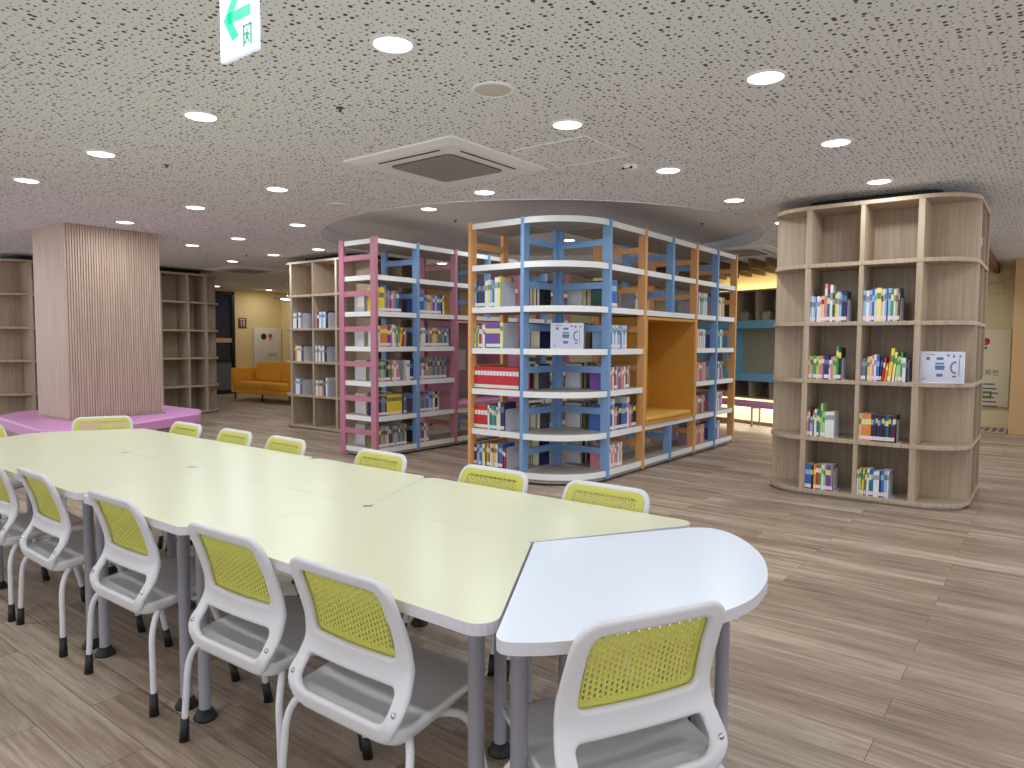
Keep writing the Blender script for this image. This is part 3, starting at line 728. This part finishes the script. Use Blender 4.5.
# corner shelving, left bay (front row)
R5 = ['top', 'second', 'third', 'fourth', 'bottom']; SZ = SLAB[2:]
ob_left = ['lb 20 26,nv 26 27,dg 24 27,nv 24 27,dg 22 27,wh 26 27,py 30 28,lb 26 28,sb 26 27.5,wh 30 30,py 30 30.5',
           'lg 20 24,bl 16 24,yl 16 24,dr 22 24,pk 18 24,wh 26 24.5,tl 14 24,pu 24 25,pu 22 25,pu 22 25,pu 22 25,pu 22 25,pu 22 25,pu 20 25,py 30 26',
           ','.join(['rd 42 23']*14), 'rd 38 24,rd 38 24,rd 38 24,rd 38 24,wh 20 25,tl 26 25.5,gn 26 25,bl 26 25,py 18 24,wh 12 29,cr 14 29,nv 44 29',
           'dr 34 21,gy 16 21,lb 22 22,bl 22 22.5,gn 18 23,wh 18 23,yl 22 23,dg 20 23,or 24 24,br 22 24,wh 18 24,pe 20 24,be 18 24,yl 24 24,wh 20 24,dk 20 24,bl 44 25,dr 20 20,rd 20 20']
for i, code in enumerate(ob_left):
    row(code, (-4.825, 5.605, SZ[i]+.001), 'x', f'on the {R5[i]} row, left bay, blue-and-orange shelving', LABELG, .2, scale=1.0 if i in (2, 4) else 1.2, bend=None if i == 2 else (.26 if i < 2 else .22, .24), endlab=f'steel bookend on the {R5[i]} row, left bay, blue-and-orange shelving')
# corner shelving, long face, first bay and the two far bays
b1 = ['dg 26 27,bk 20 27,py 20 30.5,bl 120 28', 'lb 34 24,lb 34 24,bl 30 24,wh 34 24.5,lb 34 24,wh 36 24.5', 'pu 30 23,mv 32 23,pk 28 23,or 30 23.5,wh 28 23.5,dk 34 24,pk 34 24,gy 30 24',
      'bl 90 26,pu 36 26,wh 34 33,gy 24 33,pk 34 24,dk 40 26,bk 60 27', 'pk 40 23,mv 36 23,wh 30 24,pk 36 24,cr 30 25']
b4 = ['gy 32 27,lg 28 27,gy 30 27,wh 34 28,sb 30 28,wh 34 28,gy 30 28', 'be 34 24,wh 34 24,gy 30 24,wh 34 24.5,pk 30 24,wh 30 24', 'or 36 24,br 34 24,pk 36 24,mv 34 24,be 36 24,pk 34 24', 'pk 34 24,dr 34 24,br 36 24,mv 34 24,be 34 24,dr 30 24',
      'mv 36 24,br 34 24,pk 36 24,be 36 24,or 34 24,mv 34 24']
b5 = ['be 34 26,wh 36 26,br 30 26,be 36 26,yl 34 26', 'bl 32 25,sb 32 25,wh 30 25,lb 34 25,gn 30 25', 'wh 34 24,gy 34 24,br 34 24,mv 34 24,gy 34 24', 'pk 34 25,wh 34 25,gy 34 25,mv 34 25,wh 30 25', 'pu 34 24,mv 34 24,wh 36 25,gy 34 25']
for nm, y0, codes in (('nearest bay of the long face', 6.225, b1), ('fourth bay of the long face', 8.365, b4), ('last bay of the long face', 9.045, b5)):
    for i, code in enumerate(codes):
        if i or nm[0] != 'n': code = code+','+code
        row(code, (-3.58, y0, SZ[i]+.001), 'y', f'on the {R5[i]} row, {nm}, blue-and-orange shelving', LABELM, .19)
row('gy 36 24,wh 36 24,wh 34 24,g 160,dk 40 24,gy 34 24,be 34 24', (-3.85, 7.3, SZ[0]+.001), 'y', 'behind the opening above the mustard nook, blue-and-orange shelving', LABELM, .2)
# pink shelving, long face
p1 = ['yl 90 29,mv 24 26,sb 24 26,mv 24 26,dk 24 26,pk 24 26,mv 24 26,sb 30 26,tl 34 26,nv 30 25', 'wh 26 25,or 26 25,or 26 25,or 26 25.5,or 24 25,pu 26 25,pu 24 25,pk 20 27,wh 30 27,be 26 26,gn 24 25,gy 26 25,yl 24 24 8,rd 26 23 10,gy 26 23 6',
      'gy 36 24,lg 34 24,gy 34 24,dg 34 24,gn 30 24,g 20,pk 34 25,wh 30 25,pk 30 25,mv 30 25,g 110,wh 50 25,nv 50 26', 'nv 30 24,sb 30 24,mv 28 24,dk 26 24,yl 32 25,yl 32 25,yl 32 25,yl 32 25,yl 32 25,yl 30 25,yl 30 25,g 30,sb 40 25',
      'ol 30 25,be 30 25,gy 30 25,be 30 25,wh 16 25,br 30 25,dk 30 25,gy 30 25,lb 24 25,gy 30 25,ol 30 25,gy 30 25,sb 30 25,be 30 26']
p2 = ['bl 110 25,gy 32 24,be 32 24,be 30 24,mv 30 24,pu 32 24,lb 30 24,pu 30 24,bl 30 24,bk 24 25,yl 30 25', 'ol 32 24,be 32 24,wh 32 24,wh 30 24,dk 32 24,mv 30 24,ol 32 24,be 32 24,yl 30 24,gy 32 24,ol 32 24,sb 32 24,gy 32 24,tl 34 24,lb 32 24',
      'pk 34 21,mv 32 21,wh 32 21,gy 32 21,or 30 21,gy 36 28,gy 34 28,sb 36 28,gy 34 28,ol 36 28,gy 34 28,sb 34 28,gy 36 28', 'mv 34 24,mv 34 24,sb 34 24,mv 34 24,bl 34 25,lb 34 25,gy 30 25,wh 30 25,bk 44 25,wh 16 25', 'dk 34 23,mv 34 23,pu 34 24,wh 34 24,pk 32 24']
for nm, y0, codes in (('nearest bay', 5.70, p1), ('second bay', 6.345, p2)):
    for i, code in enumerate(codes):
        row(code, (-6.43, y0, SZ[i]+.001), 'y', f'on the {R5[i]} row, {nm}, pink shelving', LABELM, .19, scale=1.15 if nm[0] == 'n' else 1.25)
# covers seen through the pink end ladder and the open corner: back rows facing the other way
for i in range(5):
    row('gy 34 25,wh 34 25,mv 34 24,wh 34 25,sb 34 25,gy 34 24,dk 34 25,br 34 24,sb 34 25,gy 36 24,wh 36 25,mv 34 25,gy 36 24,wh 40 25', (-6.98, 6.28, SZ[i]+.001), '-y', f'on the {R5[i]} row, back side of the pink shelving', LABELM, .2)
    row(['bk 34 27,dg 36 25,br 30 25,nv 40 25,gy 36 25', 'nv 120 25,wh 30 24,br 34 25,be 34 26,dk 36 25', 'dk 60 26,dr 40 24,bk 40 25,br 34 24,be 30 25', 'dk 40 24,gy 34 25,wh 40 24,dk 40 26,be 34 25', 'nv 90 28,bk 34 25,be 34 24,wh 34 24'][i],
        (-4.24, 6.165, SZ[i]+.001), '-x', f'on the {R5[i]} row, back of the left bay, blue-and-orange shelving', LABELM, .2)
    row(['gy 60 26,bk 34 24,dg 34 24,tl 44 28', 'br 34 24,dk 34 24,bk 40 26,be 34 24', 'gy 90 27,bk 40 26,dk 36 25,py 34 26', 'rd 36 26,gy 90 27,wh 34 25,be 34 24', 'wh 40 26,be 60 27,dk 34 24,gy 34 24'][i]+',nv 40 26,wh 34 25,dk 36 26,br 34 25,gy 40 27,be 34 26,bk 60 27,wh 40 26',
        (-4.155, 6.84, SZ[i]+.001), '-y', f'on the {R5[i]} row, rear of the nearest bay, blue-and-orange shelving', LABELM, .2)
# narrow oak bookcase
bkrows = [('wh 34 24,wh 34 24,nv 30 24,wh 40 25,gy 30 25', 'mv 40 25,dr 34 25,wh 40 25,lb 36 25,wh 40 25,nv 30 26'), ('dk 34 24,or 34 26,wh 40 24,wh 40 24,dk 30 25', 'wh 30 25,gy 30 25,wh 34 25,ol 30 25,wh 34 25,nv 34 25'),
          ('sb 34 25,wh 40 25,wh 40 24,sb 36 25', 'wh 40 24,be 34 24,pe 36 24,gy 36 25,nv 34 28,wh 30 29')]
for i, (a, b) in enumerate(bkrows):
    for side, x0, code in (('left', -9.76, a), ('right', -9.19, b)):
        row(code, (x0, 6.84, LEVZ[i+2]+.001), 'x', f'on the {RW[i+1]} row, {side} cell, of the narrow oak bookcase', LABELG, .2, scale=1.4, bend=(.24, .2), endlab=f'steel bookend, {RW[i+1]} row, {side} cell, narrow oak bookcase')

CAMP = Vector((0, 0, CAMZ))
def book_matrix(s):
    o = Vector(s['o']); a = s['ax']
    R = {'x': 0, 'y': math.pi/2, '-x': math.pi, '-y': -math.pi/2}[a]
    M = Matrix.Translation(o) @ Matrix.Rotation(R, 4, 'Z') @ Matrix.Translation((s['x'], 0, 0))
    if s['lean']: M = M @ Matrix.Rotation(math.radians(s['lean']), 4, 'Y')
    return M
def weight(s):
    M = book_matrix(s); c = M @ Vector((s['w']/2, 0, s['h']/2)); n = (M.to_3x3() @ Vector((0, -1, 0)))
    v = CAMP-c; d = v.length; f = n.dot(v)/d
    return (s['w']*s['h']*max(f, .02))/d**2*(1 if f > .05 else .05)
order = sorted(range(len(SPEC)), key=lambda i: -weight(SPEC[i]))
KEEP = set(order[:300]); rest = MB(); RESTM = [PM[k] for k in PAL]; KI = {k: i for i, k in enumerate(PAL)}
used = {}
for i, s in enumerate(SPEC):
    M = book_matrix(s)
    if i in KEEP:
        wv = weight(s)
        pos = 'last' if s['k'] == s['n']-1 else ORD[s['k']]
        lab = f"{PAL[s['c']][0]} book, {pos} from left {s['lab']}"
        if len(lab.split()) > 16: lab = lab.replace(' from left', '')
        if len(lab.split()) > 16: lab = lab.replace('blue-and-orange shelving', 'striped shelving').replace(' of the long face', ', long face').replace(' the ', ' ')
        while len(lab.split()) > 16: lab = lab.replace(' row,', ',', 1) if ' row,' in lab else ' '.join(lab.split()[:16])
        o = book_mb(s['w'], s['h'], s['d'], s['c'], 0, s['r']).build('book', [PM[s['c']], PM[BANDS[s['c']]]])
        o.matrix_world = M
        tag(o, lab, 'book', 'books '+s['lab'].replace('on the ', 'on '))
        e = .0019
        MB().box(e, s['w']-e, .004, s['d']-.004, .003, s['h']-.003).build('pages', PAPER, o)
        MB().box(.0006, s['w']-.0006, -.0012, .002, .012, .045).build('spine_label', s['lm'], o)
    else:
        b = book_mb(s['w'], s['h'], s['d'], s['c'], 0, s['r']); b.m = [KI[s['c']] if q == 0 else KI[BANDS[s['c']]] for q in b.m]
        b.box(.0019, s['w']-.0019, .004, s['d']-.004, .003, s['h']-.003, KI['cr']); b.xf(M)
        rest.v, off = rest.v, len(rest.v); rest.v += b.v
        rest.f += [[q+off for q in f] for f in b.f]; rest.m += b.m; rest.sm += b.sm
if rest.f:
    tag(rest.build('background_books', RESTM), 'small background books on the far and rear shelves', 'books', kind='stuff')
be0 = None
for origin, ax, x, (h, d), lab in ENDS:
    M = Matrix.Translation(origin) @ Matrix.Rotation({'x': 0, 'y': math.pi/2}[ax], 4, 'Z') @ Matrix.Translation((x, .012, 0))
    b = MB().prism(rounded([(0, 0), (d, 0), (d, h), (0, h)], [0, 0, .03, .03], 4), 0, .002)
    b.xf(Matrix(((0, 0, 1, 0), (1, 0, 0, 0), (0, 1, 0, 0), (0, 0, 0, 1))))
    b.box(.002, .03, 0, d, 0, .0015)
    o = b.build('bookend', BKEND); o.matrix_world = M
    tag(o, lab, 'bookend', 'steel bookends')

# ------------------------------------------------------------------ printed notice boards standing on shelves
def notice(x, y, z, w, h, rz, lab, name='notice_board'):
    t = thing(name, lab, 'sign', (x, y, z), rz)
    MB().rbox(-w/2, w/2, 0, .012, 0, h, .004).build('board', mat('board_lilac', (206, 210, 232), .4), t)
    arc_ = MB()
    def d(u, v, a, b, m):
        a *= .72; b *= .72; MB().box(-w/2+u*w-a/2, -w/2+u*w+a/2, -.0015, .001, v*h-b/2, v*h+b/2, m).build('printed_mark', [INK, INKB], t)
    for u, v, a, b, m in ((.2, .78, .035, .035, 0), (.46, .78, .07, .03, 1), (.46, .62, .09, .02, 1), (.46, .52, .10, .026, 1), (.46, .45, .09, .02, 1), (.46, .25, .065, .035, 1), (.64, .88, .03, .02, 0), (.76, .86, .02, .03, 0), (.9, .86, .02, .02, 0),
                          (.78, .22, .035, .02, 0), (.88, .5, .006, .2, 0), (.12, .12, .03, .008, 0), (.25, .9, .09, .008, 0)): d(u, v, a, b, m)
    for k in range(9):
        a = math.pi*.5+math.pi*k/8; u, v = .80+.10*math.cos(a)*h/w*1.2, .5+.17*math.sin(a); arc_.box(-w/2+u*w-.007, -w/2+u*w+.007, -.0015, .001, v*h-.007, v*h+.007)
    arc_.build('printed_arc', [INK, INKB], t)
    MB().box(-w/2+.01, w/2-.01, .012, .09, 0, .004).build('foot_plate', SHELL, t)
    fr = MB()
    for a, b, c, e in ((-w/2, w/2, 0, .006), (-w/2, w/2, h-.006, h), (-w/2, -w/2+.006, 0, h), (w/2-.006, w/2, 0, h)): fr.box(a, b, -.003, .004, c, e)
    fr.build('frame', WHITE, t)
notice(-.74, 6.90, LEVZ[3]+.001, .33, .265, math.radians(8), 'white printed notice board on the rounded right corner shelf of the pillar bookcase')
notice(-3.825, 5.85, SLAB[3]+.001, .325, .255, math.radians(36), 'white printed notice board on the rounded corner of the blue-and-orange shelving')
def side_card(x, y, z, lab, s=1):
    t = thing('shelf_card', lab, 'card', (x, y, z))
    MB().box(-.06, -.055, 0, .12*s, 0, .26*s).build('card', WHITE, t)
    MB().box(-.055, .03, .05, .055, .12*s, .2*s).build('flap', mat('card_grey', (200, 206, 220), .5), t)
side_card(-.55, 7.30, LEVZ[1]+.001, 'white card standing on the side of the pillar bookcase, upper level')

# ------------------------------------------------------------------ slatted column and its bench
def slat_column():
    x0, x1, y0, y1 = -10.05, -9.09, 3.3, 4.40; cx, cy = (x0+x1)/2, (y0+y1)/2
    t = thing('wood_column', 'square wood-clad column with vertical slats above the pink bench', 'column', (cx, cy, 0))
    MB().box(x0-cx, x1-cx-.02, y0-cy, y1-cy, 0, CZ-.001).build('cladding', OAKP, t)
    m = MB(); n = 38; w = (y1-y0)/n
    for k in range(n):
        a = y0-cy+k*w; m.prism([(x1-cx-.02, a), (x1-cx-.007, a+w*.12), (x1-cx-.007, a+w*.7), (x1-cx-.02, a+w*.8)], 0, CZ-.001)
    m.build('slatted_face', OAKP, t)
slat_column()
t = thing('wall_card', 'white card with black dotted marks inside the pink reading nook', 'card', (-6.985, 7.62, 1.0), math.pi/2)
MB().box(-.24, .28, -.008, 0, .0, .30).build('card', WHITE, t)
for k in range(5): MB().box(-.01, .01, -.011, -.007, .03+.05*k, .055+.05*k).build('mark', BLACK, t)
def col_bench():
    P = rounded([(-10.7, 3.25), (-10.25, 2.90), (-8.38, 2.74), (-8.12, 2.92), (-8.14, 3.35), (-8.78, 4.72), (-9.2, 4.97), (-10.4, 4.95), (-10.8, 4.5)], [.15, .2, .15, .12, .2, .15, .2, .2, .2], 6)
    cx, cy = -9.5, 3.85; P = [(x-cx, y-cy) for x, y in P]
    t = thing('column_bench', 'low bench with pink cushion wrapped round the slatted column', 'bench', (cx, cy, 0))
    hole = [(-.46, -.57), (.45, -.57), (.45, .58), (-.46, .58)]
    def ring(P, z0, z1, name, m, ch):
        # ring prism: outer outline bridged to the column hole
        bm = bmesh.new(); o = [bm.verts.new((x, y, z1-ch)) for x, y in P]; o2 = [bm.verts.new((x, y, z1)) for x, y in inset(P, ch)] ; ob = [bm.verts.new((x, y, z0)) for x, y in P]
        n = len(P)
        for i in range(n):
            j = (i+1) % n; bm.faces.new((ob[i], ob[j], o[j], o[i])); bm.faces.new((o[i], o[j], o2[j], o2[i]))
        h = [bm.verts.new((x, y, z1)) for x, y in hole]; he = [bm.edges.new((h[i], h[(i+1) % 4])) for i in range(4)]
        oe = [bm.edges.get((o2[i], o2[(i+1) % n])) for i in range(n)]
        bmesh.ops.triangle_fill(bm, edges=he+oe, use_beauty=True)
        bm.verts.index_update(); mb = MB(); mb.add([v.co for v in bm.verts], [[v.index for v in f.verts] for f in bm.faces], 0); bm.free()
        return mb.build(name, m, t)
    if area(P) < 0: P = P[::-1]
    ring(P, .35, .47, 'seat_cushion', CUSH, .02)
    ring(inset(P, .05), 0, .35, 'base', OAKD, .002)
col_bench()

# ------------------------------------------------------------------ yellow sofa and what hangs on the cream wall behind
def sofa():
    t = thing('sofa', 'yellow two-seat sofa standing before the cream wall', 'sofa', (-14.4, 9.6, 0))
    W = 1.22
    MB().rbox(-W, W, -.4, .42, .17, .30, .02).build('base', SOFAM, t)
    for s in (-1, 1):
        MB().rbox(*sorted((s*W, s*(W-.14))), -.42, .42, .17, .76, .03, seg=3).build('armrest', SOFAM, t)
        a = MB().rbox(*sorted((s*.005, s*(W-.145))), -.43, .30, .29, .44, .035, seg=3); a.build('seat_cushion', SOFAM, t)
        p = MB().rbox(*sorted((s*.01, s*(W-.15))), -.10, .10, 0, .50, .06, seg=3)
        p.xf(Matrix.Translation((0, .17, .42)) @ Matrix.Rotation(math.radians(-14), 4, 'X')); p.build('back_cushion', SOFAM, t)
    MB().rbox(-W+.14, W-.14, .28, .42, .3, .82, .03, seg=3).build('backrest', SOFAM, t)
    for x in (-W+.1, 0, W-.1):
        for y in (-.36, .36): MB().tube([(x, y, .17), (x, y, 0)], [.022, .015], 10).build('leg', BLACK, t)
sofa()
def ring_lamp():
    t = thing('pendant_lamp', 'small round ring lamp hanging in front of the cream wall', 'lamp', (-14.39, 9.93, 2.4))
    MB().lathe([(.10, 0), (.30, .01), (.31, .025), (.12, .05), (.02, .07)], seg=32).build('shade', WHITE, t)
    MB().lathe([(.0001, -.03), (.08, -.025), (.15, -.002), (.15, .004)], seg=24).build('bulb_diffuser', LAMPE, t)
    MB().tube([(0, 0, .06), (0, 0, CZ-2.4)], .008).build('stem', WHITE, t)
ring_lamp()
def hydrant(name, loc, rz, lab, w, z0, z1, m, dark_round):
    t = thing(name, lab, 'cabinet', loc, rz)
    MB().rbox(-w/2, w/2, 0, .05, z0, z1, .008).build('door_panel', m, t)
    q = MB()
    rot = Matrix.Rotation(math.pi/2, 4, 'X')
    def at(x, z): return Matrix.Translation((x, -.001, z)) @ rot
    if dark_round: MB().lathe([(.0001, .02), (.06, .018), (.085, .006), (.085, 0)], seg=20).xf(at(-w*.16, z1-.23)).build('bell', mat('dark_bell', (52, 36, 36), .4), t)
    l = MB().lathe([(.06, 0), (.058, .015), (.035, .02), (.03, .012), (.0001, .014)], seg=20).xf(at(w*.08, z1-.21)); l.build('alarm_lamp', REDM, t)
    MB().box(w*.08-.02, w*.08+.02, -.012, 0, z1-.34, z1-.30).build('push_button', INK, t)
    tx = text_mb('소화전', .11, Matrix.Translation((w*.14, -.002, z1-.78)) @ rot)
    for k in range(6):
        u = .08+.03*((k*7) % 3); tx.box(w*.16-u, w*.16+u, -.003, 0, z1-.95-k*.075, z1-.925-k*.075)
    tx.build('lettering', INK, t)
    return t
hydrant('hydrant_cabinet', (LW+.06, 11.27, 0), math.pi/2, 'pale fire hydrant cabinet on the cream wall behind the sofa', .86, .25, 1.76, PANELW, True)
hydrant('hydrant_cabinet', (-.98, 14.44, 0), 0, 'cream fire hydrant panel on the wall right of the pillar bookcase', .84, .36, 1.68, mat('cream_panel', (236, 226, 196), .5), True)
t = thing('wall_notice', 'small maroon notice on the cream wall beside the glass door', 'sign', (LW+.005, 10.53, 1.75), math.pi/2)
MB().rbox(-.12, .12, -.012, 0, 0, .27, .004).build('plate', mat('maroon', (120, 48, 44), .5), t)
m_ = MB().box(-.05, -.03, -.016, -.011, .05, .2).box(.02, .06, -.016, -.011, .05, .2).box(-.08, .08, -.016, -.011, .215, .24); m_.build('pictogram', mat('pale_print', (220, 196, 180), .5), t)
t = thing('wall_box', 'small square beige box high on the right cream wall', 'box', (-.80, 14.49, 2.28))
MB().rbox(-.1, .1, -.04, 0, 0, .17, .008).build('case', CREAM2, t); MB().box(-.04, .04, -.045, -.04, .05, .12).build('plate', PANELW, t)
t = thing('green_label', 'small dark green label low on the right hydrant panel', 'sign', (-.86, 14.435, .5))
MB().box(-.09, .06, -.004, 0, 0, .12).build('plate', mat('olive_green', (96, 120, 60), .5), t); MB().box(-.06, .03, -.006, -.004, .04, .08).build('print', PANELW, t)
mt = MB()
for k in range(9): mt.box(-1.35+k*.1, -1.29+k*.1, 13.75, 14.35, .004, .009, 1)
mt.box(-1.4, -.56, 13.7, 14.4, 0, .004, 0)
tag(mt.build('tactile_mat', [mat('mat_light', (206, 198, 184), .6), mat('mat_grey', (120, 114, 108), .6)]), 'grey striped mat on the floor before the right wall', 'mat')
for k in range(23):
    x = -6.95+k*.28
    b = MB().box(x-.03, x+.03, 11.2, 14.46, 2.62, CZ-.001).build('ceiling_beam', BEAM)
    n = 22-k
    tag(b, f'exposed brown wood ceiling beam, {ORD[n] if n < 20 else ("twenty-first", "twenty-second", "twenty-third")[n-20]} from the right wall', 'beam', 'brown beams under the back ceiling')

# ------------------------------------------------------------------ built-in reading unit with blue beams at the back
def back_unit():
    rz = math.radians(-22); t = thing('built_in_shelf', 'built-in reading wall with blue beams and baskets seen between the bookcases', 'shelving', (-3.9, 12.15, 0), rz)
    W0, W1 = -1.6, 1.5
    f = MB(); 
    f.box(W0, W1, -.02, .5, 1.68, 1.815).build('blue_beam', AQUA, t)
    MB().box(W0, W1, -.02, .5, .757, .895).build('blue_beam', AQUA, t)
    for x in (-.95, W0): MB().box(x, x+.10, 0, .5, .895, 1.68).build('blue_post', AQUA, t)
    MB().box(W0, W1, .42, .5, .895, 1.68).build('nook_back', mat('beige_board', (178, 166, 138), .7), t)
    u = MB().box(W0, W1, .44, .5, 1.815, 2.34).box(W0, W1, 0, .5, 2.32, 2.35)
    lo = MB().box(W0, W1, .44, .5, .47, .757).box(W0, W1, 0, .5, .45, .475)
    for k in range(8):
        x = W0+.05+k*.44; u.box(x, x+.03, 0, .44, 1.815, 2.32); lo.box(x-.1, x-.07, 0, .44, .475, .757)
    u.build('upper_cubbies', OAKD, t); lo.build('lower_cubbies', OAKD, t)
    MB().box(W0, W1, .45, .5, 0, .45).build('back_board', CREAM2, t)
    MB().box(W0, W1, .46, .52, 2.35, CZ-.005).build('upper_wall', CREAM, t)
    MB().box(W0, W1, .0, .5, 0, .06).build('plinth', OAK, t)
    ld = bpy.data.lights.new('under_shelf_led', 'AREA'); ld.shape = 'RECTANGLE'; ld.size = 3.0; ld.size_y = .05; ld.energy = 22; ld.color = (1, .95, .8)
    lo_ = bpy.data.objects.new('under_shelf_led', ld); COL.objects.link(lo_); lo_.parent = t; lo_.location = (0, .25, .44)
    l2 = bpy.data.lights.new('shelf_top_led', 'AREA'); l2.shape = 'RECTANGLE'; l2.size = 3.0; l2.size_y = .04; l2.energy = 7; l2.color = (1, .9, .62)
    l2o = bpy.data.objects.new('shelf_top_led', l2); COL.objects.link(l2o); l2o.parent = t; l2o.location = (0, .30, 2.37); l2o.rotation_euler = (math.radians(120), 0, 0)
    for k, (x, d) in enumerate(((-.55, 'left'), (-.08, 'right'))):
        P = Matrix.Rotation(rz, 4, 'Z') @ Vector((x, .16, 0))
        b = thing('storage_basket', f'small patterned fabric basket in the {d} upper cubby above the blue beam', 'basket', (-3.9+P.x, 12.15+P.y, 1.816), rz)
        MB().rbox(-.085, .085, -.085, .085, 0, .16, .01).build('body', mat('basket_fabric', (176, 168, 130), .9, vary=.55, vscale=40), b)
        MB().rbox(-.09, .09, -.09, .09, .135, .165, .006).build('rim', mat('basket_rim', (120, 140, 140), .9, vary=.3, vscale=40), b)
    P = Matrix.Rotation(rz, 4, 'Z') @ Vector((0, -.02, 0))
    b = thing('low_bench', 'low bench with thin pink cushion under the built-in shelf', 'bench', (-3.9+P.x, 12.15+P.y, 0), rz)
    MB().rbox(W0+.1, W1-.1, -.30, .0, .33, .42, .02).build('cushion', CUSH, b)
    for x in (W0+.2, -.02, .9, W1-.2): MB().box(x-.012, x+.012, -.26, -.235, 0, .33).box(x-.012, x+.012, -.065, -.04, 0, .33).box(x-.012, x+.012, -.235, -.065, .3, .33).build('leg', PLINTH, b)
back_unit()
